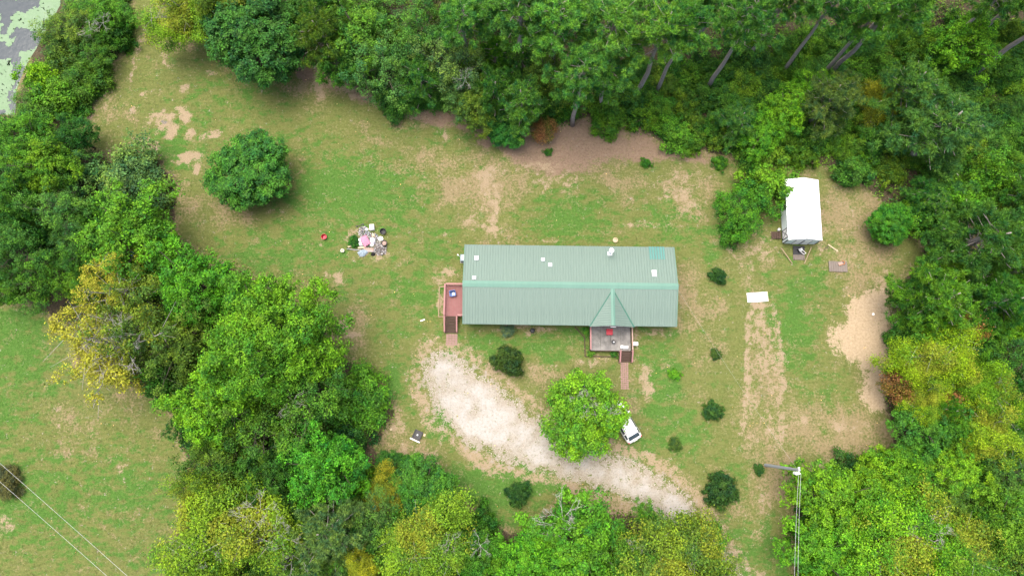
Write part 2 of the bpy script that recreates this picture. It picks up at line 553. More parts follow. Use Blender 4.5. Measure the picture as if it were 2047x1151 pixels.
DRY = [(820, 330, 150, 60, .75), (900, 380, 110, 55, .85), (640, 165, 120, 35, .9), (1010, 390, 60, 80, .8), (1200, 370, 180, 40, .75),
       (1390, 400, 90, 80, .85), (1500, 520, 80, 70, .8), (1540, 740, 52, 170, .65), (1690, 420, 90, 80, .8), (1720, 530, 90, 60, .8),
       (1650, 840, 130, 60, .75), (1700, 880, 90, 50, .8), (130, 860, 130, 70, .38), (250, 830, 70, 50, .5), (40, 930, 60, 50, .55),
       (300, 900, 60, 60, .5), (700, 650, 70, 60, .8), (760, 720, 60, 70, .7), (800, 880, 70, 50, .8), (860, 930, 80, 30, .8), (1090, 750, 40, 25, .9),
       (350, 90, 70, 80, .5), (220, 220, 90, 40, .7), (250, 300, 60, 40, .6), (460, 440, 90, 60, .5), (1270, 800, 30, 30, .8), (1420, 640, 40, 90, .6),
       (880, 580, 30, 60, .7), (790, 620, 90, 30, .5), (1540, 960, 70, 60, .8), (1500, 1020, 60, 60, .6), (760, 250, 160, 35, .6), (700, 470, 40, 40, .4),
       (1240, 460, 120, 14, .8), (960, 460, 60, 30, .5), (380, 1060, 40, 50, .5), (980, 930, 100, 20, .7), (1330, 930, 40, 60, .5), (1270, 740, 20, 60, .5),
       (300, 180, 50, 60, .45), (1380, 560, 26, 100, .7), (560, 560, 70, 40, .5), (620, 560, 60, 40, .4), (330, 390, 60, 60, .9), (1440, 350, 90, 30, .6),
       (1600, 340, 90, 20, .9), (1290, 760, 15, 35, .9)]
STRAW_SPOTS = [(1525, 720, 30, 120, .45), (1545, 850, 30, 60, .4), (1700, 450, 60, 60, .35), (335, 385, 46, 40, .7), (50, 880, 55, 60, .42), (890, 385, 90, 45, .45), (700, 158, 80, 22, .5), (1380, 400, 50, 60, .42), (1500, 500, 40, 60, .45), (1270, 740, 18, 70, .4), (1200, 720, 60, 10, .6), (740, 740, 50, 50, .3), (930, 345, 80, 24, .3), (250, 300, 30, 16, .4), (900, 545, 22, 34, .6), (1365, 590, 12, 90, .4), (300, 840, 50, 40, .3), (1650, 350, 90, 22, .5), (800, 900, 40, 40, .4)]
DIRT = [(322, 240, 24, 20, 1), (345, 265, 14, 12, .9), (372, 240, 14, 10, .9), (365, 225, 12, 8, .8), (300, 285, 20, 10, .8), (385, 270, 10, 14, .8),
        (430, 268, 12, 7, .9), (408, 268, 9, 9, .7), (380, 310, 24, 12, 1), (390, 335, 12, 18, 1), (362, 318, 18, 10, .8), (290, 280, 14, 6, .8),
        (635, 165, 12, 34, .95), (695, 176, 22, 12, .9), (705, 197, 14, 8, .9), (740, 190, 18, 10, .8), (680, 160, 60, 20, .55), (835, 235, 30, 10, .6), (890, 268, 10, 10, .9),
        (170, 225, 28, 24, .65), (150, 240, 14, 14, .7), (210, 190, 20, 14, .5), (326, 108, 8, 22, .6), (260, 160, 6, 20, .5), (420, 148, 12, 7, .8), (372, 182, 12, 8, .8), (355, 82, 8, 6, .7), (290, 182, 8, 5, .7), (270, 220, 8, 10, .6),
        (985, 350, 24, 20, .75), (980, 385, 26, 36, .7), (985, 430, 12, 34, .8), (985, 460, 22, 9, .9), (945, 442, 14, 14, .7), (888, 463, 8, 6, .8), (1110, 360, 60, 22, .55), (1080, 335, 50, 12, .5),
        (1360, 370, 60, 30, .5), (1380, 400, 24, 40, .5), (1300, 450, 60, 8, .55), (680, 554, 13, 12, .8), (690, 650, 14, 14, .7), (700, 670, 22, 10, .7), (655, 545, 10, 10, .6),
        (1525, 660, 22, 50, .6), (1540, 740, 30, 60, .6), (1500, 780, 12, 90, .5), (1550, 860, 26, 40, .65), (1500, 880, 14, 20, .6), (1490, 820, 10, 30, .5), (1515, 600, 26, 14, .6),
        (1670, 850, 26, 14, .65), (1600, 840, 14, 10, .6), (1720, 850, 30, 10, .4), (1650, 930, 36, 12, .6), (1770, 560, 30, 20, .5), (1690, 520, 22, 18, .5), (1640, 470, 16, 50, .4), (1700, 440, 26, 30, .45),
        (1490, 540, 14, 40, .5), (1520, 490, 30, 40, .5), (1290, 745, 12, 18, .8), (1297, 775, 12, 18, .8), (1090, 742, 34, 16, .45), (790, 860, 18, 40, .5), (830, 910, 50, 24, .5), (870, 945, 16, 20, .6),
        (115, 816, 8, 6, .7), (120, 860, 6, 5, .7), (240, 930, 10, 30, .4), (10, 1040, 14, 24, .7), (470, 1015 + 70, 6, 4, .5), (1245, 815, 10, 10, .4), (1280, 940, 20, 10, .4), (1530, 1010, 20, 30, .5), (1510, 1060, 16, 30, .45),
        (720, 760, 16, 40, .4), (1180, 900, 20, 10, .6), (905, 540, 18, 24, .55), (890, 555, 20, 12, .6), (1040, 656, 90, 6, .6), (1310, 660, 40, 8, .5), (1270, 690, 10, 40, .5), (1200, 722, 60, 8, .6), (1245, 700, 20, 50, .3),
        (884, 600, 7, 32, .7), (745, 515, 45, 20, .55), (705, 470, 20, 25, .45), (640, 480, 12, 5, .4), (1100, 485, 24, 5, .7), (945, 720, 5, 5, .8), (1640, 510, 14, 8, .4), (560, 415, 30, 10, .45), (1880, 460, 8, 14, .7), (1875, 500, 10, 16, .8), (1510, 460, 8, 14, .4)]
LINES = [([(100, 640), (180, 780), (260, 840)], 8, 'dry', .5), ([(140, 740), (230, 850), (330, 930)], 7, 'dry', .5), ([(20, 830), (60, 900), (150, 1000), (260, 1100)], 7, 'dry', .45), ([(240, 870), (300, 960), (350, 1040)], 6, 'dry', .5), ([(120, 1000), (220, 1090), (280, 1151)], 8, 'lush', .5), ([(520, 300), (600, 250), (760, 250), (900, 300)], 6, 'dry', .5), ([(450, 200), (560, 270), (700, 290)], 5, 'lush', .4), ([(760, 560), (700, 640), (690, 720)], 8, 'dry', .5), ([(830, 470), (780, 530), (800, 620)], 5, 'lush', .5), ([(1100, 400), (1250, 410), (1400, 440)], 7, 'dry', .5), ([(1600, 600), (1640, 720), (1620, 860)], 6, 'dry', .4),
      # faint worn tracks: list, width, layer, strength
    ([(345, 40), (330, 110), (300, 180), (270, 260)], 5, 'dry', .6), ([(290, 60), (262, 150), (200, 230)], 7, 'dirt', .45), ([(420, 90), (392, 180), (400, 230)], 4, 'dry', .5),
    ([(640, 330), (800, 322), (960, 330)], 5, 'dry', .6), ([(600, 320), (640, 300), (760, 330)], 4, 'dry', .5), ([(620, 440), (700, 400), (780, 380)], 5, 'dry', .5),
    ([(770, 560), (840, 500), (890, 470)], 6, 'dry', .5), ([(1498, 600), (1500, 720), (1480, 860)], 8, 'dirt', .6), ([(1550, 600), (1565, 740), (1560, 900)], 8, 'dirt', .55), ([(1440, 480), (1480, 520), (1500, 590)], 6, 'dirt', .5),
    ([(60, 790), (140, 830), (230, 900), (330, 1010)], 9, 'dry', .5), ([(180, 870), (190, 960)], 10, 'dry', .6), ([(230, 1000), (320, 1060)], 8, 'dry', .5), ([(20, 780), (120, 900), (160, 960)], 6, 'lush', .4), ([(1320, 480), (1345, 600), (1360, 660)], 8, 'dry', .6)]


def seg_dist(X, Y, pts, closed=False):
    d = np.full(X.shape, 1e9)
    n = len(pts)
    for i in range(n if closed else n - 1):
        (ax, ay), (bx, by) = pts[i], pts[(i + 1) % n]
        vx, vy = bx - ax, by - ay
        t = np.clip(((X - ax) * vx + (Y - ay) * vy) / (vx * vx + vy * vy + 1e-9), 0, 1)
        d = np.minimum(d, np.hypot(X - ax - t * vx, Y - ay - t * vy))
    return d


def inside(X, Y, pts):
    r = np.zeros(X.shape, bool)
    n = len(pts)
    for i in range(n):
        (ax, ay), (bx, by) = pts[i], pts[(i + 1) % n]
        if ay == by: continue
        c = ((ay > Y) != (by > Y)) & (X < (bx - ax) * (Y - ay) / (by - ay) + ax)
        r ^= c
    return r


def poly_mask(X, Y, pts, soft):
    d = seg_dist(X, Y, pts, True)
    s = np.where(inside(X, Y, pts), d, -d)
    return smooth(s, -soft, soft), s


def layout(x, y):
    """cover masks at world points"""
    px, py = to_px(x, y)
    wx = px + (fbm(x, y, 2.2, 4, 1) - .5) * 34
    wy = py + (fbm(x, y, 2.2, 4, 2) - .5) * 34
    m = {k: np.zeros_like(x) for k in ('lush', 'dry', 'dirt', 'straw', 'gravel', 'sand', 'litter', 'ash')}

    def spots(lst, key, grow=1.0, soft=.5):
        for cx, cy, rx, ry, s in lst:
            q = np.hypot((wx - cx) / (rx * grow), (wy - cy) / (ry * grow))
            m[key] = np.maximum(m[key], s * (1 - smooth(q, soft * .3, 1.75)))
    spots(LUSH, 'lush', 1.15, .3)
    spots(DRY, 'dry', 1.1, .3)
    spots(DIRT, 'dirt', 1.15, .45)
    spots(STRAW_SPOTS, 'dry', 1.2, .4)
    for pts, w, key, s in LINES:
        d = seg_dist(wx * .7 + px * .3, wy * .7 + py * .3, pts)
        m[key] = np.maximum(m[key], s * (1 - smooth(d, w * .4, w * 1.5)))
    big = fbm(x, y, 14, 4, 5)
    mid = fbm(x, y, 4, 4, 6)
    m['dry'] = np.clip(m['dry'] * .8 + (big - .5) * .9 + (mid - .5) * .9 + .01, 0, 1)
    m['lush'] = np.clip(m['lush'] + (.5 - big) * .5, 0, 1)
    m['dry'] = np.clip(m['dry'] - .85 * m['lush'], 0, 1)
    for poly in (WOOD_LEFT, BANK, WOOD_RIGHT):
        k, s = poly_mask(wx, wy, poly, 9)
        m['litter'] = np.maximum(m['litter'], k)
        rim = (1 - smooth(np.abs(s), 4, 26)) * .55
        m['dry'] = np.clip(np.maximum(m['dry'], rim), 0, 1)
    m['dirt'] = np.clip(m['dirt'] * (.25 + 1.35 * fbm(x, y, .8, 3, 41)), 0, 1)
    m['straw'] = np.maximum(m['straw'], poly_mask(wx, wy, STRAW, 20)[0] * .9)
    # worn earth along the wood's edge left of the pines
    d = seg_dist(wx, wy, [(600, 150), (680, 165), (760, 205), (850, 230), (940, 245), (975, 280)])
    m['straw'] = np.maximum(m['straw'], .8 * (1 - smooth(d, 8, 26)))
    k, s = poly_mask(wx, wy, YARD_SAND, 24)
    m['sand'] = np.clip(k * (.4 + 1.25 * fbm(x * 1.7, y * .7, 1.6, 4, 42)), 0, .95)
    k, s = poly_mask(wx, wy, DRIVE, 32)
    m['gravel'] = np.clip(k * (.62 + .62 * fbm(x, y, 1.3, 4, 43)), 0, 1)
    m['dirt'] = np.maximum(m['dirt'], .85 * smooth(s, -62, -4) * (1 - k) * (.4 + fbm(x, y, 2.0, 3, 44)))
    for cx, cy, rx, ry, g in ((760, 503, 15, 9, 1), (325, 246, 9, 6, .55)):
        m['ash'] = np.maximum(m['ash'], g * (1 - smooth(np.hypot((wx - cx) / rx, (wy - cy) / ry), .6, 1.3)))
    m['litter'] *= (1 - m['gravel']) * (1 - np.clip(m['straw'] * 1.2, 0, 1))
    ps = poly_mask(px, py, POND, 4)[1]
    return m, px, py, ps


def mask_attrs(m):
    return {'ma': np.stack([m['lush'], m['dry'], m['dirt'], m['straw']], -1),
            'mb': np.stack([m['gravel'], m['sand'], m['litter'], m['ash']], -1)}


# ------------------------------------------------------------------ ground
def spaced(a, b, step, far):
    core = np.arange(a, b + step, step)
    out = [step]
    while sum(out) < far: out.append(out[-1] * 1.35)
    tail = np.cumsum(out)
    return np.concatenate([(a - tail)[::-1], core, core[-1] + tail])


gx = spaced(-64, 64, 0.2, 2500)
gy = spaced(-22, 52, 0.2, 2500)
GX, GY = np.meshgrid(gx, gy)
gm, gpx, gpy, gps = layout(GX.ravel(), GY.ravel())
GZ = (fbm(GX.ravel(), GY.ravel(), 1.6, 3, 9) - .5) * .10
GZ = np.where(np.hypot(GX.ravel(), GY.ravel()) > 150, -.3, GZ)
GZ -= .9 * smooth(gps * .055, 0.0, 1.6)
nx, ny = len(gx), len(gy)
idx = np.arange(nx * ny).reshape(ny, nx)
GF = np.stack([idx[:-1, :-1], idx[:-1, 1:], idx[1:, 1:], idx[1:, :-1]], -1).reshape(-1, 4)
ground = link('ground', np_mesh('ground', np.stack([GX.ravel(), GY.ravel(), GZ], -1), GF, M['ground'], mask_attrs(gm), True))
tag(ground, 'mown patchy lawn with dry and bare spots around the house', 'ground', kind='structure')


def ground_z(x, y):
    i = np.clip(np.searchsorted(gx, x) - 1, 0, nx - 2)
    j = np.clip(np.searchsorted(gy, y) - 1, 0, ny - 2)
    fx = (x - gx[i]) / (gx[i + 1] - gx[i])
    fy = (y - gy[j]) / (gy[j + 1] - gy[j])
    Z = GZ.reshape(ny, nx)
    return (Z[j, i] * (1 - fx) + Z[j, i + 1] * fx) * (1 - fy) + (Z[j + 1, i] * (1 - fx) + Z[j + 1, i + 1] * fx) * fy


def G(px, py, dz=0.0):
    p = P(px, py, 0)
    z = float(ground_z(np.array(p.x), np.array(p.y)))
    q = P(px, py, z)
    return Vector((q.x, q.y, z + dz))


# driveway: its own gravel sheet just above the lawn, ragged outline
def sheet_from_mask(name, keep, mat, dz, attrs):
    F = GF[keep]
    used, inv = np.unique(F, return_inverse=True)
    V = np.stack([GX.ravel()[used], GY.ravel()[used], GZ[used] + dz], -1)
    return link(name, np_mesh(name, V, inv.reshape(F.shape), mat, {k: a[used] for k, a in attrs.items()}, True))


att = mask_attrs(gm)
grav_face = gm['gravel'][GF].mean(1)
drive = sheet_from_mask('driveway', grav_face > .6, M['ground'], .006, att)
tag(drive, 'pale gravel driveway curving from the turning area to the bottom edge', 'driveway', kind='structure')

# pond
pw = [P(x, y, -.22) for x, y in POND]
pond = link('pond', None)
col.objects.unlink(pond); bpy.data.objects.remove(pond)
mb = MB()
xs, ys = [p.x for p in pw], [p.y for p in pw]
mb.add([(min(xs) - 1, min(ys) - 3, -.24), (max(xs) + 4, min(ys) - 3, -.24), (max(xs) + 4, max(ys), -.24), (min(xs) - 1, max(ys), -.24)], [(0, 1, 2, 3)])
pond = mb.build('pond', M['water'])
tag(pond, 'dark pond water in the top left corner', 'pond', kind='structure')
sel = (GX.ravel() < max(xs) + 3) & (gps > -12) & (np.abs(GX.ravel()) < 90) & (GY.ravel() < 70)
dw_n = fbm(GX.ravel(), GY.ravel(), 2.2, 5, 21)
dw_face = (dw_n[GF].mean(1) > .435) & sel[GF].all(1)
F = GF[dw_face]
used, inv = np.unique(F, return_inverse=True)
V = np.stack([GX.ravel()[used], GY.ravel()[used], np.full(len(used), -.228)], -1)
V[:, :2] += RNG.normal(0, .085, (len(used), 2))
dw = link('duckweed', np_mesh('duckweed', V, inv.reshape(F.shape), M['duckweed']))
tag(dw, 'pale green duckweed floating on the pond', 'duckweed', kind='stuff')


def scatter_blades(n, xr, yr, prob, h, w, seed):
    """tufts of three blades; prob(m, ps) gives the chance at each point"""
    r = np.random.default_rng(seed)
    x, y = r.uniform(*xr, n), r.uniform(*yr, n)
    m, px, py, ps = layout(x, y)
    k = r.random(n) < prob(m, px, py, ps)
    x, y = x[k], y[k]
    z = ground_z(x, y)
    n = len(x)
    V, att = [], []
    a = mask_attrs({q: v[k] for q, v in m.items()})
    for b in range(3):
        th = r.uniform(0, 2 * np.pi, n)
        L = h * r.uniform(.5, 1.5, n)
        ox, oy = r.normal(0, .05, (2, n))
        tilt = r.uniform(.8, 2.0, n)
        dx, dy = np.cos(th), np.sin(th)
        bx, by = x + ox, y + oy
        tri = np.stack([np.stack([bx - dy * w, by + dx * w, z], -1), np.stack([bx + dy * w, by - dx * w, z], -1),
                        np.stack([bx + dx * L * tilt, by + dy * L * tilt, z + L], -1)], 1)
        V.append(tri.reshape(-1, 3))
        att.append({q: np.repeat(v, 3, 0) for q, v in a.items()})
    V = np.concatenate(V)
    return V, np.arange(len(V)).reshape(-1, 3), {q: np.concatenate([t[q] for t in att]) for q in a}


V, F, A = scatter_blades(130000, (-58, 58), (-18, 50),
                         lambda m, px, py, ps: (1 - m['litter']) * (1 - m['gravel']) * (1 - .8 * m['sand']) * (1 - .6 * m['straw']) * (1 - .6 * m['dirt']) * (ps < -4), .05, .03, 3)
grass = link('grass', np_mesh('grass', V, F, M['ground'], A))
tag(grass, 'short mown grass tufts across the lawn', 'grass', kind='stuff')

# loose stones on the driveway
r = np.random.default_rng(11)
x, y = r.uniform(-14, 34, 60000), r.uniform(-22, 10, 60000)
m, px, py, ps = layout(x, y)
k = (m['gravel'] > .45) & (r.random(len(x)) < .75)
x, y = x[k], y[k]
n = len(x)
s = r.uniform(.025, .075, n)
octa = np.array([(1, 0, 0), (0, 1, 0), (-1, 0, 0), (0, -1, 0), (0, 0, .7)], float)
th = r.uniform(0, 6.28, n)
c_, s_ = np.cos(th), np.sin(th)
O = octa[None] * r.uniform(.6, 1.3, (n, 5, 1)) * s[:, None, None]
Vx = O[..., 0] * c_[:, None] - O[..., 1] * s_[:, None] + x[:, None]
Vy = O[..., 0] * s_[:, None] + O[..., 1] * c_[:, None] + y[:, None]
Vz = O[..., 2] + ground_z(x, y)[:, None]
V = np.stack([Vx, Vy, Vz], -1).reshape(-1, 3)
F = (np.array([(0, 1, 4), (1, 2, 4), (2, 3, 4), (3, 0, 4)])[None] + 5 * np.arange(n)[:, None, None]).reshape(-1, 3)
M['stone'] = worn('loose_stone', (0.38, 0.35, 0.30), (0.2, 0.165, 0.125), 1.5, 0.9, 0.9, 0.1)
gv = link('gravel', np_mesh('gravel', V, F, M['stone']))
tag(gv, 'loose pale stones lying on the driveway', 'gravel', kind='stuff')

# ------------------------------------------------------------------ house
ZE, ZR = 2.75, 3.95
c4 = [P(929, 489, ZE), P(1347.5, 494, ZE), P(1352.5, 653, ZE), P(925, 647, ZE)]
O = sum(c4, Vector()) / 4
ux = ((c4[1] - c4[0]) + (c4[2] - c4[3])).normalized()
HANG = math.atan2(ux.y, ux.x)
uy = Vector((-ux.y, ux.x, 0))
HL = ((c4[1] - c4[0]).length + (c4[2] - c4[3]).length) / 4
HD = ((c4[0] - c4[3]).dot(uy) + (c4[1] - c4[2]).dot(uy)) / 4
O.z = 0


def HLoc(px, py, z):
    d = P(px, py, z) - O
    return Vector((d.x * ux.x + d.y * ux.y, d.dot(uy), z))


RY = HLoc(1139, 569, ZR).y
print('house', HL * 2, HD * 2, 'ridge y', RY, 'ang', math.degrees(HANG))
house = empty('house', O, HANG)
tag(house, 'long single-storey house with green ribbed metal roof and front gable', 'house')


def roof_z(y):
    return ZE + (ZR - ZE) * ((y + HD) / (RY + HD) if y < RY else (HD - y) / (HD - RY))


# walls
wx, wy = HL - .28, HD - .38
z0, z1 = .75, ZE - .06


def lap_wall(a, b, top=None):
    """siding wall from a to b, laps proud of each other; top(t) height along the wall"""
    mb = MB()
    a, b = Vector(a), Vector(b)
    d = (b - a)
    nrm = Vector((d.y, -d.x, 0)).normalized()
    L, z, st = d.length, z0, .18
    while z < z1 - .01:
        h = min(st, z1 - z)
        v = [a + nrm * .03 + Vector((0, 0, z)), b + nrm * .03 + Vector((0, 0, z)), b + Vector((0, 0, z + h)), a + Vector((0, 0, z + h)),
             a + Vector((0, 0, z)), b + Vector((0, 0, z))]
        mb.add(v, [(0, 1, 2, 3), (4, 5, 1, 0)])
        z += h
    if top:
        mb.add([a + Vector((0, 0, z1)), b + Vector((0, 0, z1)), a + d * top[0] + Vector((0, 0, top[1]))], [(0, 1, 2)])
    return mb


lap_wall((-wx, -wy, 0), (wx, -wy, 0)).build('front_wall', M['siding'], house)
lap_wall((wx, wy, 0), (-wx, wy, 0)).build('rear_wall', M['siding'], house)
tr = (RY + wy) / (2 * wy)
lap_wall((wx, -wy, 0), (wx, wy, 0), (tr, ZR - .08)).build('end_wall', M['siding'], house)
lap_wall((-wx, wy, 0), (-wx, -wy, 0), (1 - tr, ZR - .08)).build('end_wall', M['siding'], house)
sk = MB()
for cx_, cy_, sx, sy in ((0, -wy + .06, 2 * wx, .06), (0, wy - .06, 2 * wx, .06), (-wx + .06, 0, .06, 2 * wy - .2), (wx - .06, 0, .06, 2 * wy - .2)):
    sk.box((cx_, cy_, .36), (sx, sy, .84))
sk.build('skirting', M['skirt'], house)


def window(x, y, side, w=1.0, h=1.1, z=1.75):
    f = MB()
    s = side
    for dx in (-1, 1): f.box((x + dx * w / 2, y + s * .05, z), (.08, .07, h + .08))
    for dz in (-1, 0, 1): f.box((x, y + s * .045, z + dz * h / 2), (w, .06, .06))
    o = f.build('window', M['white'], house)
    MB().box((x, y + s * .033, z), (w - .08, .02, h - .06)).build('pane', M['glass'], o)


for x in (-9.6, -6.8, -3.9, -1.2, 8.6): window(x, -wy, -1)
for x in (-9, -5.2, -1.5, 3.0, 9.2): window(x, wy, 1)


def door(x, y, s, along='x'):
    sz = (.95, .06, 2.0) if along == 'x' else (.06, .95, 2.0)
    off = (0, s * .05, 0) if along == 'x' else (s * .05, 0, 0)
    d = MB().box((x + off[0], y + off[1], 1.78), sz).build('door', M['white'], house)
    k = (x + .38, y + s * .11, 1.75) if along == 'x' else (x + s * .11, y + .38, 1.75)
    MB().box(k, (.06, .06, .06)).build('handle', M['steel'], d)


XD0 = HLoc(1223, 650, ZE).x
door(XD0, -wy, -1)
door(-wx, RY - 1.2, -1, 'y')
# roof deck under the metal
dk = MB()
dk.add([(-HL + .03, -HD + .04, ZE - .10), (HL - .03, -HD + .04, ZE - .10), (HL - .03, RY, ZR - .10), (-HL + .03, RY, ZR - .10), (HL - .03, HD - .04, ZE - .10), (-HL + .03, HD - .04, ZE - .10),
        (-HL + .03, -HD + .04, ZE - .03), (HL - .03, -HD + .04, ZE - .03), (HL - .03, RY, ZR - .03), (-HL + .03, RY, ZR - .03), (HL - .03, HD - .04, ZE - .03), (-HL + .03, HD - .04, ZE - .03)],
       [(0, 3, 2, 1), (3, 5, 4, 2), (6, 7, 8, 9), (9, 8, 10, 11), (0, 1, 7, 6), (4, 5, 11, 10), (1, 2, 8, 7), (2, 4, 10, 8), (5, 3, 9, 11), (3, 0, 6, 9)])
dk.build('roof_deck', M['darkwood'], house)
NP = 26
PW = 2 * HL / NP


def ribbed(width, nr, rib=.055):
    xs_, zs_ = [0.0], [0.0]
    for k in range(nr):
        c = (k + .5) / nr * width
        for dx, dz in ((-.045, 0), (-.026, rib), (.026, rib), (.045, 0)):
            xs_.append(c + dx); zs_.append(dz)
    xs_.append(width); zs_.append(0.0)
    return xs_, zs_


def slope_panel(name, ya, za, yb, zb):
    xs_, zs_ = ribbed(PW, 3)
    mb = MB()
    L = math.hypot(yb - ya, zb - za)
    ny_, nz_ = -(zb - za) / L, (yb - ya) / L
    if nz_ < 0: ny_, nz_ = -ny_, -nz_
    v = []
    for x, h in zip(xs_, zs_):
        v += [(x, ya + ny_ * h, za + nz_ * h), (x, yb + ny_ * h, zb + nz_ * h)]
    f = [(2 * i, 2 * i + 2, 2 * i + 3, 2 * i + 1) for i in range(len(xs_) - 1)]
    if yb > ya: f = [q[::-1] for q in f]
    if (yb - ya) > 0: f = [q[::-1] for q in f]
    return mb.add(v, f).mesh(name, M['roof'])


south = slope_panel('roof_panel', RY, ZR, -HD, ZE)
north = slope_panel('roof_panel', RY, ZR, HD, ZE)
for i in range(NP):
    link('roof_panel', south, house, (-HL + i * PW, 0, 0))
    link('roof_panel', north, house, (-HL + i * PW, 0, 0))
# ridge cap, verge trim
rc = MB()
for s, yo in ((-1, RY - .36), (1, RY + .32)):
    zo = roof_z(yo)
    rc.add([(-HL - .05, RY, ZR + .09), (HL + .05, RY, ZR + .09), (HL + .05, yo, zo + .055), (-HL - .05, yo, zo + .055), (HL + .05, yo, zo + .03), (-HL - .05, yo, zo + .03)],
           [(0, 1, 2, 3) if s > 0 else (3, 2, 1, 0), (3, 2, 4, 5)])
rc.build('ridge_cap', M['roof_trim'], house)
for sx in (-1, 1):
    v = MB()
    for yo in (-HD, HD):
        v.bar((sx * HL, RY, ZR + .0), (sx * HL, yo, ZE + .0), .05, .13)
    v.build('verge_trim', M['roof_trim'], house)
# front cross gable
XD = XD0
ap = HLoc(1223, 580, ZR - .1)
YA = min(ap.y, RY - .3)
ZD = roof_z(YA) + .02
WVl, WVr = XD - HLoc(1180, 648, ZE).x, HLoc(1266, 651, ZE).x - XD
WV = (WVl + WVr) / 2
YF = -HD - .12
NG = 5
for s in (-1, 1):
    for k in range(NG):
        ya, yb = YA + (YF - YA) * k / NG, YA + (YF - YA) * (k + 1) / NG
        mb = MB()
        n_st = 12
        prof = ribbed(abs(yb - ya), 3, .034)
        nr_ = Vector((s * (ZD - ZE), 0, WV)).normalized()
        vs = []
        for t_, h_ in zip(*prof):
            y_ = ya - t_
            g_ = (YA - y_) / (YA + HD)
            foot = Vector((XD + s * WV * g_, y_, ZD + (ZE - ZD) * g_ + .045))
            top = Vector((XD, y_, ZD + .045))
            vs += [top + nr_ * h_, foot + nr_ * h_]
        fs = [(2 * i, 2 * i + 1, 2 * i + 3, 2 * i + 2) for i in range(len(prof[0]) - 1)]
        if s > 0: fs = [q[::-1] for q in fs]
        mb.add(vs, fs).build('gable_panel', M['roof'], house)
    fl = MB()
    a_, b_ = Vector((XD + s * .05, YA, ZD + .05)), Vector((XD + s * WV * ((YA - YF) / (YA + HD)), YF, ZE + .05))
    fl.bar(a_, b_, .13, .05)
    fl.build('valley_flashing', M['roof_flash'], house)
cap = MB()
for s in (-1, 1):
    cap.add([(XD, RY - .3, ZD + .14), (XD, YF - .02, ZD + .14), (XD + s * .22, YF - .02, ZD + .14 - .22 * (ZD - ZE) / WV), (XD + s * .22, RY - .3, ZD + .14 - .22 * (ZD - ZE) / WV)],
            [(0, 1, 2, 3) if s < 0 else (3, 2, 1, 0)])
cap.add([(XD - .22, YF - .02, ZD - .05), (XD + .22, YF - .02, ZD - .05), (XD + .22, YF - .02, ZD + .09), (XD, YF - .02, ZD + .14), (XD - .22, YF - .02, ZD + .09)], [(0, 1, 2, 3, 4)])
cap.build('gable_ridge_cap', M['roof_trim'], house)
gf = MB()
gf.add([(XD - WV, -HD - .02, ZE - .12), (XD + WV, -HD - .02, ZE - .12), (XD + WV, -HD - .02, ZE), (XD, -HD - .02, ZD), (XD - WV, -HD - .02, ZE)], [(0, 1, 2, 3, 4)])
gf.build('gable_front', M['white'], house)
MB().box((XD + .1, -HD - .16, ZE + .25), (.55, .06, .3)).build('porch_light', M['white'], house)
# fascia boards along the eaves
for y in (-HD + .02, HD - .02):
    MB().box((0, y, ZE - .1), (2 * HL - .1, .04, .14)).build('fascia', M['roof_trim'], house)

# roof vents: (px, py, size w, h)
for vx, vy, a_, b_ in ((952.5, 515.5, .44, .5), (948, 555, .38, .38), (1085.5, 518.5, .36, .36), (1100, 529, .4, .42), (1308, 546, .48, .75)):
    y_ = HLoc(vx, vy, 3.4).y
    z_ = roof_z(y_)
    p = HLoc(vx, vy, z_ + .15)
    pit = math.atan2(ZE - ZR, HD - RY)
    o = MB().box((0, 0, .03), (a_, b_, .05), 0, pit).box((0, 0, .10), (a_ * .9, b_ * .9, .14), 0, pit).build('roof_vent', M['white_metal'], house, (p.x, p.y, roof_z(p.y) + .03))
    MB().lathe([(.05, .17), (.05, .21), (.0, .22)], 8).build('vent_cap', M['white_metal'], o)
# flue pipe with round cowl
p = HLoc(1219, 507, roof_z(HLoc(1219, 507, 3.3).y))
fl = MB().box((0, 0, .03), (.46, .46, .06), 0, math.atan2(ZE - ZR, HD - RY)).lathe([(.13, .0), (.13, 1.25)], 12).build('flue_pipe', M['white_metal'], house, (p.x, p.y, roof_z(p.y) + .02))
MB().lathe([(.10, 1.25), (.26, 1.3), (.27, 1.42), (.2, 1.5), (0, 1.55)], 16).build('flue_cowl', M['white_metal'], fl)
# teal replacement sheets
xs_, zs_ = ribbed(PW, 3)
for i in range(2):
    xx = HLoc(1296.5, 500, 3).x + i * PW * .98
    v = []
    ya, yb = HLoc(1300, 518, 3.15).y, HD + .03
    for x, h in zip(xs_, zs_):
        v += [(x, ya, roof_z(ya) + h + .012), (x, yb, roof_z(yb) + h + .012)]
    MB().add(v, [(2 * q, 2 * q + 1, 2 * q + 3, 2 * q + 2)[::-1] for q in range(len(xs_) - 1)]).build('roof_patch', M['teal'], house, (xx, 0, 0))

# ------------------------------------------------------------------ porches and decks
def house_thing(name, label, cat, x, y, z=0.0, group=None):
    w = O + ux * x + uy * y
    return tag(empty(name, (w.x, w.y, z), HANG), label, cat, group)


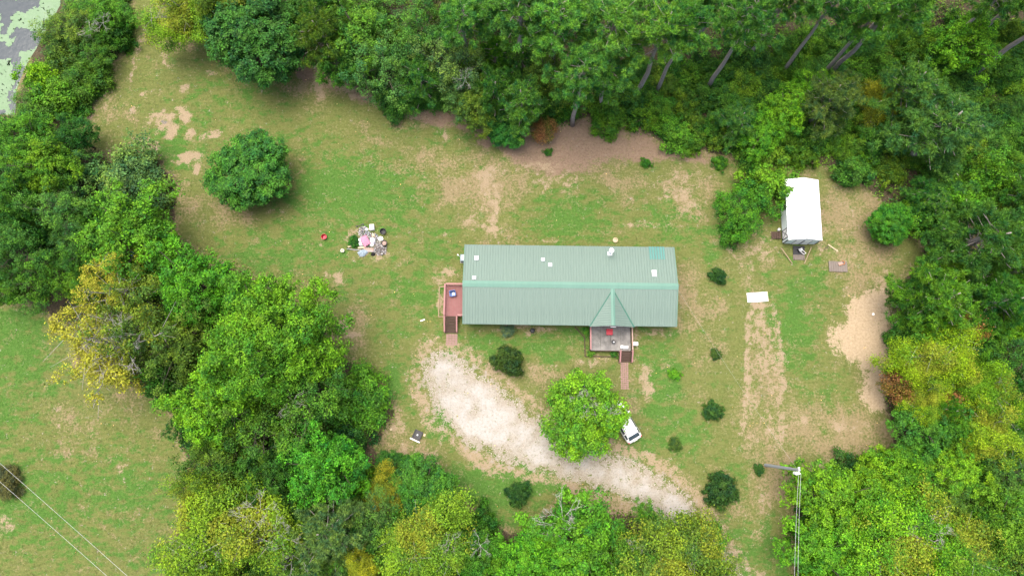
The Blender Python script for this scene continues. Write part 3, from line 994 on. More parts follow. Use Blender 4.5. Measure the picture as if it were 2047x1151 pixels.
PZ = .72
a0, a1 = HLoc(1180, 655, PZ), HLoc(1261, 701, PZ)
pw_, y_top, y_bot = a1.x - a0.x, -wy - .08, a1.y
pd_ = y_top - y_bot
fp = house_thing('front_porch', 'raised grey stained porch in front of the gable with steps', 'porch', (a0.x + a1.x) / 2, (y_top + y_bot) / 2)
nb = 4
for i in range(nb):
    MB().box((-pw_ / 2 + pw_ * (i + .5) / nb, 0, PZ - .03), (pw_ / nb - .02, pd_, .06)).build('deck_sheet', M['porch'], fp)
for y in (-pd_ / 2 + .03,):
    MB().box((0, y - .065, PZ - .12), (pw_ + .1, .06, .26)).build('rim_joist', M['darkwood'], fp)
for s in (-1, 1):
    MB().box((s * (pw_ / 2 + .04), 0, PZ - .12), (.06, pd_, .26)).build('rim_joist', M['darkwood'], fp)
    # low side railing
    rl = MB().box((s * (pw_ / 2 + .06), -.05, PZ + .9), (.14, pd_ - .1, .05)).build('side_rail', M['redrail'] if s < 0 else M['brownboard'], fp)
    for k in range(9):
        MB().box((s * (pw_ / 2 + .06), -pd_ / 2 + .1 + k * (pd_ - .2) / 8, PZ + .4), (.05, .05, .96)).build('baluster', M['darkwood'], rl)
for sx in (-1, 1):
    for sy in (-1, 1):
        MB().box((sx * (pw_ / 2 - .08), sy * (pd_ / 2 - .1), PZ / 2 - .06), (.1, .1, PZ + .0)).build('post', M['darkwood'], fp)
# steps of the front porch
s0, s1 = HLoc(1238, 702, .5), HLoc(1261, 722, .05)
sxc, sw = (s0.x + s1.x) / 2, (s1.x - s0.x)
oc = ((a0.x + a1.x) / 2, (y_top + y_bot) / 2)
for k in range(4):
    MB().box((sxc - oc[0], y_bot - oc[1] - .1 - .27 * (k + .5), PZ - .04 - .17 * (k + .8)), (sw - .12, .27, .05)).build('step', M['darkwood'], fp)
for s in (-1, 1):
    xq = sxc - oc[0] + s * sw / 2
    MB().bar((xq, y_bot - oc[1] - .1, PZ - .05), (xq, y_bot - oc[1] - 1.25, .1), .06, .26).build('stringer', M['darkwood'], fp)
    hr = MB().bar((xq, y_bot - oc[1] - .02, PZ + .88), (xq, y_bot - oc[1] - 1.25, .95), .15, .06).build('handrail', M['redrail'], fp)
    for yy in (.06, 1.2):
        MB().box((xq, y_bot - oc[1] - yy, .47), (.09, .09, .98)).build('rail_post', M['redrail'], hr)


def path_thing(name, label, x0, x1, y0, y1, nx_, ny_):
    a, b = HLoc(x0, y0, .03), HLoc(x1, y1, .03)
    t = house_thing(name, label, 'path', (a.x + b.x) / 2, (a.y + b.y) / 2)
    W, H = b.x - a.x, a.y - b.y
    rr = random.Random(3)
    for j in range(ny_):
        for i in range(nx_):
            w_, h_ = W / nx_, H / ny_
            MB().box((-W / 2 + (i + .5) * w_ + rr.uniform(-.015, .015), -H / 2 + (j + .5) * h_ + rr.uniform(-.015, .015), .01 + rr.uniform(-.012, .012)),
                     (w_ - .03, h_ - .03, .08), rr.uniform(-.04, .04)).build('paver', M['paver'], t)
    return t


path_thing('garden_path', 'narrow pink brick path leading away from the porch steps', 1240, 1257, 724, 778, 4, 13)
path_thing('step_pad', 'short pink paver pad below the red deck steps', 892, 914, 667, 690, 4, 5)

# west deck
DZ = .8
d0, d1 = HLoc(889.5, 564, DZ + .95), HLoc(925, 632, DZ)
dxl, dxr = d0.x, -wx - .02
dyt, dyb = HLoc(905, 567, DZ + .9).y, d1.y
ocx, ocy = (dxl + dxr) / 2, (dyt + dyb) / 2
wd = house_thing('side_deck', 'red stained wooden deck with railing at the left end of the house', 'deck', ocx, ocy)
W, H = dxr - dxl, dyt - dyb
nb = 13
for i in range(nb):
    MB().box((-W / 2 + W * (i + .5) / nb, 0, DZ - .02), (W / nb - .012, H, .04)).build('deck_board', M['redwood'], wd)
for y in (-H / 2 + .1, 0, H / 2 - .1):
    MB().box((0, y, DZ - .12), (W, .05, .16)).build('joist', M['darkwood'], wd)
for x in (-W / 2 + .06, W / 2 - .2):
    for y in (-H / 2 + .06, 0, H / 2 - .06):
        MB().box((x, y, DZ / 2 - .04), (.1, .1, DZ - .02)).build('post', M['redrail'], wd)


def railing(p0, p1, parent):
    p0, p1 = Vector(p0), Vector(p1)
    r_ = MB().bar(p0 + Vector((0, 0, .93)), p1 + Vector((0, 0, .93)), .17, .05).build('top_rail', M['redrail'], parent)
    MB().bar(p0 + Vector((0, 0, .12)), p1 + Vector((0, 0, .12)), .05, .09).build('bottom_rail', M['redrail'], r_)
    n_ = max(2, int((p1 - p0).length / .28))
    for i in range(n_ + 1):
        q = p0.lerp(p1, i / n_)
        MB().box((q.x, q.y, q.z + .45), (.05, .05, .9)).build('baluster', M['redwood'], r_)


railing((-W / 2, -H / 2, DZ), (-W / 2, H / 2, DZ), wd)
railing((-W / 2 + .1, H / 2, DZ), (W / 2 - .1, H / 2, DZ), wd)
xs1 = HLoc(914, 640, .6).x - ocx
railing((xs1 + .1, -H / 2, DZ), (W / 2 - .1, -H / 2, DZ), wd)
xs0 = -W / 2 + .02
for k in range(6):
    MB().box(((xs0 + xs1) / 2, -H / 2 - .04 - .29 * (k + .5), DZ - .12 * (k + 1)), (xs1 - xs0 - .08, .27, .045)).build('step', M['darkwood'], wd)
for xq in (xs0, xs1):
    MB().bar((xq, -H / 2, DZ - .05), (xq, -H / 2 - 1.75, .06), .05, .26).build('stringer', M['redrail'], wd)
    h_ = MB().bar((xq, -H / 2 - .05, DZ + .9), (xq, -H / 2 - 1.75, .95), .14, .05).build('handrail', M['redrail'], wd)
    for yy in (.1, .9, 1.7):
        MB().box((xq, -H / 2 - yy, .5), (.08, .08, .95)).build('rail_post', M['redrail'], h_)

# timber bed edging
def edging(name, label, pts, mat):
    g = [G(*p) for p in pts]
    t = tag(empty(name, g[0]), label, 'edging')
    for a, b in zip(g[:-1], g[1:]):
        MB().bar(a - g[0] + Vector((0, 0, .06)), b - g[0] + Vector((0, 0, .06)), .10, .14).build('timber', mat, t)
    return t


edging('bed_edging', 'thin pale timber edging beside the red deck', [(889, 573), (878.5, 573.5), (877, 633), (890, 633)], M['plank'])
edging('bed_edging', 'brown timber edging around the porch flower bed', [(1149, 653), (1168.5, 675), (1169.5, 712), (1234, 713)], M['darkwood'])

# furniture and small things on the porches
def armchair(name, label, px, py, z, mat, rz, w=.6):
    p = P(px, py, z + .4)
    t = tag(empty(name, (p.x, p.y, z), rz), label, 'chair')
    MB().box((0, 0, .4), (w, w * .95, .07)).build('seat', mat, t)
    MB().box((0, w * .48, .68), (w, .07, .6), 0, .15).build('backrest', mat, t)
    for s in (-1, 1):
        MB().box((s * w / 2, 0, .6), (.08, w * .9, .05)).build('armrest', mat, t)
        for q in (-1, 1):
            MB().box((s * w * .46, q * w * .42, .29), (.06, .06, .58)).build('leg', mat, t)
    return t


armchair('garden_chair', 'red plastic chair on the grey front porch', 1218, 664, PZ, M['red'], HANG, .62)
c_ = armchair('garden_chair', 'blue plastic chair on the red side deck', 905, 587, DZ, M['blue'], HANG + .2, .62)
p = P(906.5, 587, DZ + .5)
cu = tag(MB().box((0, 0, .03), (.24, .3, .06), .1).build('cushion', M['white'], None, (p.x, p.y, DZ + .435)), 'small white cushion lying on the blue chair', 'cushion')
p = P(1226.5, 683, PZ + .3)
t = tag(empty('plant_pot', (p.x, p.y, PZ)), 'dark round pot standing on the grey front porch', 'pot')
MB().lathe([(.14, 0), (.2, .28), (.22, .3), (.19, .3), (.17, .26), (0, .26)], 14).build('pot', M['black'], t)
MB().lathe([(.0, .27), (.08, .27), (.07, .36), (0, .38)], 8, (.03, -.02, 0)).build('lid', M['white'], t)
for i, (qx, qy) in enumerate(((1243, 693), (1248, 694), (1253, 694))):
    p = P(qx, qy, PZ + .15)
    tag(MB().box((0, 0, .15), (.26, .3, .3)).box((0, -.03, .31), (.2, .2, .02)).build('storage_tub', M['white'], None, (p.x, p.y, PZ), HANG),
        'white plastic tub by the porch steps, ' + ('left of three', 'middle of three', 'right of three')[i], 'tub', 'white tubs by the porch steps')
p = G(1269, 688)
t = tag(empty('side_table', p, HANG), 'small white table on the grass right of the porch', 'table')
MB().box((0, 0, .62), (.5, .4, .05)).build('tabletop', M['white'], t)
for sx in (-1, 1):
    for sy in (-1, 1):
        MB().box((sx * .2, sy * .15, .3), (.05, .05, .6)).build('leg', M['white'], t)
# things at the house walls
p = HLoc(919, 516, .5)
t = house_thing('air_conditioner', 'grey air conditioning unit at the left end wall of the house', 'air conditioner', -HL - .25, p.y)
MB().box((0, 0, .42), (.7, .75, .75)).build('casing', M['blue_grey'], t)
MB().lathe([(.05, .8), (.28, .8), (.28, .84), (.0, .86)], 14).build('fan_grille', M['steel'], t)
MB().box((0, 0, .03), (.85, .9, .06)).build('base_slab', M['skirt'], t)
MB().bar((-.35, .1, .5), (-.62, .3, .7), .05).build('bracket', M['steel'], t)
MB().lathe([(0, .66), (.08, .68), (.09, .74), (0, .8)], 8, (-.65, .32, 0)).build('lamp', M['white'], t)
p = HLoc(1105, 488, .6)
t = house_thing('rear_steps', 'blue grey steps jutting out behind the rear wall', 'steps', p.x, HD + .1)
for k in range(3):
    MB().box((0, .35 - k * .28, .2 + k * .24), (1.7, .3, .4 + k * .0 + .02)).build('step', M['blue_grey'], t)
MB().box((.45, .3, .48), (.5, .3, .12)).build('bin_lid', M['steel'], t)
g = G(1230, 489)
tag(MB().lathe([(.28, 0), (.3, .16), (.22, .2), (.2, .08), (0, .08)], 14).build('planter', M['cream'], None, g + Vector((0, .5, 0))), 'small round tan planter behind the house near the flue', 'planter')
g = G(1064, 662)
t = tag(empty('kettle_grill', g), 'small dark kettle grill on the grass before the front wall', 'grill')
MB().lathe([(.0, .42), (.2, .48), (.27, .62), (.28, .66), (.2, .8), (0, .86)], 14).build('bowl', M['black'], t)
for k in range(3):
    a = k * 2.09
    MB().bar((.14 * math.cos(a), .14 * math.sin(a), .5), (.26 * math.cos(a), .26 * math.sin(a), 0), .03).build('leg', M['steel'], t)

# ------------------------------------------------------------------ shed
SE, SR = 1.95, 2.55
q = [P(1577, 480.5, SE), P(1642.5, 479.5, SE), P(1635, 357, SE), P(1570, 361, SE)]   # SW SE NE NW eaves
SO = sum(q, Vector()) / 4
sy_ = ((q[3] - q[0]) + (q[2] - q[1])).normalized()
sx_ = Vector((sy_.y, -sy_.x, 0))
SANG = math.atan2(sx_.y, sx_.x)
SW_ = ((q[1] - q[0]).dot(sx_) + (q[2] - q[3]).dot(sx_)) / 4
SL = ((q[3] - q[0]).length + (q[2] - q[1]).length) / 4
SO.z = 0
print('shed', SW_ * 2, SL * 2)
shed = tag(empty('shed', SO, SANG), 'white metal storage shed with low gable roof and black trim', 'shed')
bw, bl = SW_ - .05, SL - .06
for s in (-1, 1):
    MB().box((s * bw, 0, .15 + (SE - .15) / 2), (.06, 2 * bl, SE - .16)).build('side_wall', M['shed_side'], shed)
    e = MB().add([(-bw + .03, s * bl, .15), (bw - .03, s * bl, .15), (bw - .03, s * bl, SE), (0, s * bl, SR - .05), (-bw + .03, s * bl, SE),
                  (-bw + .03, s * (bl - .05), .15), (bw - .03, s * (bl - .05), .15), (bw - .03, s * (bl - .05), SE), (0, s * (bl - .05), SR - .05), (-bw + .03, s * (bl - .05), SE)],
                 [(0, 1, 2, 3, 4), (9, 8, 7, 6, 5), (0, 5, 6, 1), (1, 6, 7, 2), (2, 7, 8, 3), (3, 8, 9, 4), (4, 9, 5, 0)])
    e.build('end_wall', M['shed_side'], shed)
    # white gable band and black trim lines
    tr_ = MB()
    tr_.bar((-bw - .03, s * (bl + .03), SE - .02), (0, s * (bl + .03), SR - .05), .05, .07)
    tr_.bar((bw + .03, s * (bl + .03), SE - .02), (0, s * (bl + .03), SR - .05), .05, .07)
    tr_.build('gable_trim', M['black'], shed)
    for x in (-1, 1):
        MB().box((x * bw, s * bl, .15 + (SE - .2) / 2), (.09, .09, SE - .2)).build('corner_trim', M['black'] if s < 0 else M['white'], shed)
NSP = 8
for s in (-1, 1):
    L = math.hypot(SW_ + .06, SR - SE)
    for k in range(NSP):
        y0_, y1_ = -SL + 2 * SL * k / NSP, -SL + 2 * SL * (k + 1) / NSP
        mb = MB()
        ps_, hs_ = ribbed(y1_ - y0_, 3, .015)
        v = []
        for t_, h_ in zip(ps_, hs_):
            v += [(0, y0_ + t_, SR + h_ + .01), (s * (SW_ + .06), y0_ + t_, SE + h_)]
        f = [(2 * i, 2 * i + 1, 2 * i + 3, 2 * i + 2) for i in range(len(ps_) - 1)]
        if s < 0: f = [z[::-1] for z in f]
        mb.add(v, f).build('roof_panel', M['white_metal'], shed)
MB().add([(-.2, -SL, SR - .0), (0, -SL, SR + .06), (.2, -SL, SR - .0), (-.2, SL, SR - .0), (0, SL, SR + .06), (.2, SL, SR - .0)], [(0, 1, 4, 3), (1, 2, 5, 4)]).build('ridge_cap', M['white_metal'], shed)
# left side door with crossed braces, window
MB().box((-bw - .045, -bl + .85, 1.1), (.03, 1.0, 1.6)).build('door', M['white'], shed)
dtrim = shed.children[-1]
for a_, b_ in (((-bl + .33), None), ((-bl + 1.37), None)):
    MB().box((-bw - .06, a_, 1.1), (.05, .08, 1.7)).build('door_trim', M['black'], dtrim)
for z in (.28, 1.92):
    MB().box((-bw - .06, -bl + .85, z), (.05, 1.1, .08)).build('door_trim', M['black'], dtrim)
MB().bar((-bw - .065, -bl + .4, .35), (-bw - .065, -bl + 1.3, 1.85), .03, .06).build('brace', M['black'], dtrim)
MB().bar((-bw - .068, -bl + 1.3, .35), (-bw - .068, -bl + .4, 1.85), .03, .06).build('brace', M['black'], dtrim)
wq = MB().box((-bw - .04, .6, 1.25), (.05, .95, .9)).build('window', M['black'], shed)
MB().box((-bw - .068, .6, 1.25), (.012, .8, .75)).build('pane', M['glass'], wq)
# front double door
for s in (-1, 1):
    fd = MB().box((s * .48, -bl - .045, 1.0), (.92, .04, 1.6)).build('door', M['white'], shed)
    for x in (.05, .91): MB().box((s * x, -bl - .07, 1.0), (.05, .03, 1.6)).build('door_trim', M['black'], fd)
MB().box((0, 0, .09), (2 * bw - .1, 2 * bl - .1, .17)).build('floor_frame', M['darkwood'], shed)


def shed_thing(name, label, cat, px, py, z=0.0):
    p = P(px, py, z)
    return tag(empty(name, (p.x, p.y, 0), SANG), label, cat)


t = shed_thing('ramp', 'dark slatted ramp in front of the white shed', 'ramp', 1596, 506)
for k in range(11):
    MB().box((0, .72 - k * .145, .22 - k * .016), (1.3, .125, .04)).build('slat', M['greywood'] if k > 6 else M['black'], t)
for s in (-1, 1): MB().bar((s * .55, .8, .13), (s * .55, -.85, .03), .06, .1).build('beam', M['darkwood'], t)
p = P(1600, 500, .3)
tk = tag(empty('push_mower', (p.x, p.y, .22), .4), 'small grey machine standing on the dark shed ramp', 'mower')
MB().box((0, 0, .2), (.42, .34, .1)).box((0, 0, .3), (.2, .2, .16)).build('deck', M['steel'], tk)
for s in (-1, 1):
    for u in (-1, 1):
        MB().tube([(s * .22, u * .14, .1), (s * .27, u * .14, .1)], .1, 10).build('wheel', M['rubber'], tk)
MB().bar((.15, -.1, .25), (.15, -.6, .62), .03).bar((-.15, -.1, .25), (-.15, -.6, .62), .03).bar((-.15, -.6, .62), (.15, -.6, .62), .03).build('handle', M['white'], tk)
for lab, a_, b_ in (('left', (1562, 496), (1583.5, 527)), ('right', (1622, 494), (1607.5, 527))):
    ga, gb = P(*a_, .5), G(*b_, .05)
    tag(MB().bar((0, 0, 0), gb - ga, .09, .07).build('ramp_pole', M['plank'], None, ga), f'long weathered pole slanting from the shed to the ground, {lab} of the ramp', 'pole', 'poles beside the shed ramp')
t = shed_thing('side_steps', 'dark brown wooden steps at the left door of the shed', 'steps', 1551, 471)
for k in range(4):
    MB().box((-.42 + k * .26, 0, .1 + k * .05), (.235, .85, .05)).build('board', M['darkwood'], t)
for s in (-1, 1): MB().box((0, s * .36, .06), (1.0, .06, .1)).build('beam', M['darkwood'], t)
g = G(1555.5, 460)
t = tag(empty('gas_bottle', g), 'white gas bottle standing beside the left shed steps', 'bottle')
MB().lathe([(.13, 0), (.15, .05), (.15, .38), (.08, .47), (0, .49)], 12).build('tank', M['white'], t)
MB().lathe([(.05, .46), (.05, .56), (0, .56)], 8).build('valve', M['steel'], t)
# things lying on the grass right of the house
g = G(1674, 533)
t = tag(empty('wood_pallet', g, -.02), 'grey weathered plank platform lying on the grass near the shed', 'pallet')
for k in range(8):
    MB().box((-.9 + k * .26, random.uniform(-.03, .03), .15), (.24, 1.2, .035), random.uniform(-.02, .02)).build('board', M['greywood'], t)
for y in (-.45, 0, .45): MB().box((0, y, .065), (2.0, .09, .12)).build('runner', M['greywood'], t)
p = G(1680, 528)
t = tag(empty('scrap_frame', (p.x, p.y, g.z + .17), .3), 'rusty orange scrap frame lying on the grey plank platform', 'scrap')
MB().box((-.1, .05, .06), (.5, .3, .05)).build('panel', M['brownboard'], t)
MB().tube([(.2, -.2, .08), (.38, -.05, .1), (.36, .2, .12), (.2, .3, .1)], .04, 6).build('bent_pipe', M['rust'], t)
MB().bar((-.35, -.12, .1), (.2, -.1, .12), .05).build('bar', M['rust'], t)
g = G(1514, 594)
t = tag(empty('wall_board', g, .06), 'white wooden board sheet lying flat on the dry grass', 'board')
for k in range(3):
    MB().box((0, -.36 + k * .36, .05), (2.35, .345, .04), random.uniform(-.01, .01)).build('panel', M['white'], t)
MB().box((1.1, 0, .1), (.07, 1.0, .05)).box((-1.1, 0, .1), (.07, 1.0, .05)).build('batten', M['cream'], t)
MB().tube([(.0, .3, .1), (.3, .1, .13), (.5, -.2, .12), (.9, -.42, .1)], .025, 5).tube([(.2, .15, .12), (.5, .3, .12)], .018, 5).build('twig', M['bark'], t)  # shadow of a branch across the board, modelled as thin dark tubes
a, b = G(1655, 489), G(1673, 501.5)
tag(MB().bar((0, 0, .06), b - a + Vector((0, 0, .06)), .13, .08).box((b.x - a.x, b.y - a.y, .08), (.16, .22, .12), .5).build('loose_beam', M['cream'], None, a), 'pale broken beam lying on the grass right of the shed', 'beam')
a = G(1647, 499)
tag(MB().tube([(0, 0, .05), (.3, .25, .08), (.55, .5, .05)], .04, 5).tube([(.3, .25, .08), (.6, .1, .06)], .025, 5).build('fallen_branch', M['bark'], None, a), 'short dark branch on the grass between shed and pale beam', 'branch')
g = G(1745, 628)
tag(MB().lathe([(0, 0), (.13, .03), (.15, .12), (.06, .17), (0, .17)], 7).build('plastic_bag', M['white'], None, g), 'crumpled white scrap on the sandy patch at right', 'litter')
g = G(845, 640)
tag(MB().box((0, 0, .05), (.5, .12, .05), .35).build('board_scrap', M['white'], None, g), 'small white board scrap on the grass left of the deck steps', 'board')
# burn box by the driveway
g = G(835, 869)
t = tag(empty('fire_box', g, -.42), 'dark square fire box on the grass beside the gravel', 'fire box')
for k, (x, y, sx, sy) in enumerate(((-.42, 0, .06, .95), (.42, 0, .06, .95), (0, .45, .8, .06), (0, -.45, .8, .06))):
    MB().box((x, y, .15), (sx, sy, .3)).build('side_panel', M['black'], t)
MB().box((0, 0, .1), (.78, .84, .06)).build('grate', M['black'], t)
MB().lathe([(0, .13), (.12, .14), (.1, .2), (0, .22)], 7).build('ash_lump', M['steel'], t)
g = G(829.5, 879.5)
tag(MB().box((0, 0, .06), (1.15, .13, .1), -.42).build('white_plank', M['white'], None, g), 'white plank lying along the lower side of the fire box', 'plank')
g = G(848.5, 869)
tag(MB().box((0, 0, .05), (.24, .28, .08), -.3).build('block', M['cream'], None, g), 'pale square block right of the dark fire box', 'block')
g = G(782, 858)
tag(MB().box((0, 0, .05), (.24, .2, .1), .5).box((.05, .05, .12), (.1, .1, .05), .2).build('block', M['cream'], None, g), 'small pale block on bare soil left of the fire box', 'block')

# ------------------------------------------------------------------ rubbish heap
def tub(name, label, px, py, r_, h, mat, fill=None, lean=0.0):
    g = G(px, py)
    t = tag(empty(name, g), label, 'tub')
    MB().lathe([(r_ * .8, 0), (r_, h), (r_ * 1.08, h), (r_ * 1.08, h - .04), (r_ * .93, h - .02), (r_ * .75, .06), (0, .06)], 16).build('shell', mat, t)
    if fill: MB().lathe([(r_ * .8, h * .7), (r_ * .4, h * .85), (0, h * .9)], 9).build('contents', fill, t)
    t.rotation_euler = (lean, lean * .6, 0)
    return t


tub('plastic_tub', 'round red tub alone on the grass left of the rubbish heap', 649, 474.5, .30, .34, M['red'])
tub('plastic_tub', 'empty black tub on the grass above right of the rubbish heap', 766, 463.5, .33, .45, M['black'], None, .15)
tub('plastic_tub', 'black tub filled with pale rubbish at the right end of the heap', 769, 487.5, .32, .42, M['black'], M['brownboard'])
tub('pail', 'small white round pail at the left end of the rubbish heap', 685.5, 502, .2, .3, M['white'], M['cream'])


def blob(px, py, r_, h, mat, name, label, cat, seed, dz=0.0, sx=1.0):
    rr = random.Random(seed)
    g = G(px, py)
    prof_n, n = 4, 9
    v, f = [], []
    for i in range(prof_n):
        a = i / prof_n * math.pi / 2
        for k in range(n):
            b = 2 * math.pi * k / n
            q_ = r_ * math.cos(a) * rr.uniform(.72, 1.2)
            v.append((q_ * math.cos(b) * sx, q_ * math.sin(b), h * math.sin(a) * rr.uniform(.8, 1.15)))
    v.append((0, 0, h))
    for i in range(prof_n - 1):
        for k in range(n): f.append((i * n + k, i * n + (k + 1) % n, (i + 1) * n + (k + 1) % n, (i + 1) * n + k))
    for k in range(n): f.append(((prof_n - 1) * n + k, (prof_n - 1) * n + (k + 1) % n, prof_n * n))
    o = MB().add(v, f).build(name, mat, None, g + Vector((0, 0, dz)), rr.uniform(0, 3))
    return tag(o, label, cat)


blob(722, 480, .34, .42, M['white'], 'rubbish_bag', 'crumpled white bag left of the pink cloth', 'bag', 1)
blob(721, 488.5, .27, .34, M['white'], 'rubbish_bag', 'small white bag just above the cream boards', 'bag', 2)
blob(744.5, 481, .36, .36, M['white'], 'rubbish_bag', 'white bag right of the pink cloth', 'bag', 3)
blob(743.5, 489.5, .24, .3, M['white'], 'rubbish_bag', 'white bag below right of the pink cloth', 'bag', 4)
blob(760.5, 477, .3, .2, M['white'], 'paper_scrap', 'pale crumpled paper between heap and upper black tub', 'paper', 5)
blob(725, 506, .42, .28, M['blue_grey'], 'rag', 'blue grey rag at the lower edge of the rubbish heap', 'rag', 6, 0, 1.5)
blob(746, 508, .26, .3, M['rubber'], 'burnt_lump', 'black burnt lump beside the ash pile', 'lump', 8)
blob(733, 459, .22, .2, M['white'], 'paper_scrap', 'pale scrap at the top of the rubbish heap', 'paper', 9)
# pink cloth
rr = np.random.default_rng(5)
n_ = 12
u, v_ = np.meshgrid(np.linspace(-.42, .42, n_), np.linspace(-.62, .55, n_))
zz = .52 - .35 * (u ** 2 + v_ ** 2) + rr.normal(0, .03, u.shape)
g = G(731, 482.5)
ct, st = math.cos(.5), math.sin(.5)
edge_n = 1 + rr.normal(0, .08, u.shape)
X_, Y_ = u * edge_n, v_ * edge_n
ii = np.arange(n_ * n_).reshape(n_, n_)
Fc = np.stack([ii[:-1, :-1], ii[:-1, 1:], ii[1:, 1:], ii[1:, :-1]], -1).reshape(-1, 4)
pk = link('pink_cloth', np_mesh('pink_cloth', np.stack([(X_ * ct - Y_ * st).ravel(), (X_ * st + Y_ * ct).ravel(), zz.ravel()], -1), Fc, M['pink']), None, g)
tag(pk, 'pink cloth spread over the middle of the rubbish heap', 'cloth')
for px_, py_, ln, rz, lab, mt in ((703, 492, .85, .42, 'cream board tilted up left of the heap in the weeds', 'cream'), (724.5, 495.5, .95, .12, 'cream board lying below the pink cloth', 'cream')):
    g = G(px_, py_)
    tag(MB().box((0, 0, .16), (ln, .2, .09), rz, 0, .05).box((0, 0, .06), (ln * .5, .12, .1), rz).build('loose_board', M[mt], None, g), lab, 'board')
a, b = G(694, 498, .1), G(748, 503.5, .14)
tag(MB().tube([Vector((0, 0, 0)), b - a], .045, 6).build('metal_pole', M['steel'], None, a), 'long grey pole lying along the lower side of the heap', 'pole')
g = G(737, 500)
tag(MB().box((0, 0, .09), (1.15, .5, .06), -.05).box((0, .22, .12), (1.15, .04, .06), -.05).build('flat_panel', M['brownboard'], None, g), 'pinkish brown panel lying between pole and ash pile', 'panel')
g = G(744.5, 456)
t = tag(empty('metal_cabinet', g, .08), 'cream metal cabinet with a dark hole at the top of the heap', 'cabinet')
MB().box((0, 0, .25), (.5, .62, .48)).build('case', M['white'], t)
MB().box((.02, -.14, .495), (.14, .14, .014)).build('opening', M['black'], t)
MB().box((.08, .16, .495), (.1, .12, .014)).build('knob_plate', M['brownboard'], t)
g = G(747, 471.5)
tag(MB().box((0, 0, .14), (.32, .36, .28), .2).box((0, 0, .29), (.26, .3, .02), .2).build('carton', M['cream'], None, g), 'small cream carton right of the pink cloth', 'carton')
g = G(720, 451)
tag(MB().bar((-.35, -.1, .06), (.3, .1, .06), .05).box((-.38, -.1, .07), (.14, .16, .1)).box((.34, .12, .07), (.14, .14, .1)).build('metal_bar', M['black'], None, g), 'short black bar with knobs on the grass above the heap', 'bar')


def shard_heap(name, label, spots, n, palette, seed, smax=.16):
    r = np.random.default_rng(seed)
    V, C = [], []
    for cx, cy, rx, ry, h in spots:
        k = int(n * rx * ry / sum(a[2] * a[3] for a in spots))
        a, q = r.uniform(0, 6.28, k), np.sqrt(r.random(k))
        for ai, qi in zip(a, q):
            p = G(cx + rx * qi * math.cos(ai), cy + ry * qi * math.sin(ai))
            z = p.z + h * (1 - qi ** 2) * r.uniform(.3, 1) + .03
            s = r.uniform(.04, smax)
            d1 = r.normal(0, 1, 3); d1 /= np.linalg.norm(d1)
            d2 = np.cross(d1, r.normal(0, 1, 3)); d2 /= np.linalg.norm(d2)
            c0 = np.array([p.x, p.y, z])
            V += [c0 - d1 * s, c0 - d2 * s * .6, c0 + d1 * s, c0 + d2 * s * .6]
            cc = palette[r.integers(len(palette))]
            C += [(*cc, 1)] * 4
    me = np_mesh(name, np.array(V), np.arange(len(V)).reshape(-1, 4), M['shards'], {'lf': np.array(C)})
    return tag(link(name, me), label, 'rubbish', kind='stuff')


shard_heap('rubbish_heap', 'heap of mixed household rubbish on the lawn', [(732, 480, 17, 19, .34), (727, 462, 11, 10, .16), (748, 478, 10, 12, .2)], 900,
           [(.6, .6, .62), (.3, .33, .38), (.12, .13, .16), (.5, .42, .36), (.2, .24, .2), (.66, .64, .6), (.1, .16, .08), (.35, .3, .42)], 4)
shard_heap('ash_heap', 'grey and white ash and burnt scraps beside the heap', [(760, 502, 13, 9, .2), (764, 494, 10, 8, .14), (757, 489, 8, 6, .1)], 700,
           [(.5, .49, .48), (.3, .29, .28), (.65, .64, .62), (.1, .09, .09), (.2, .15, .13)], 6, .13)

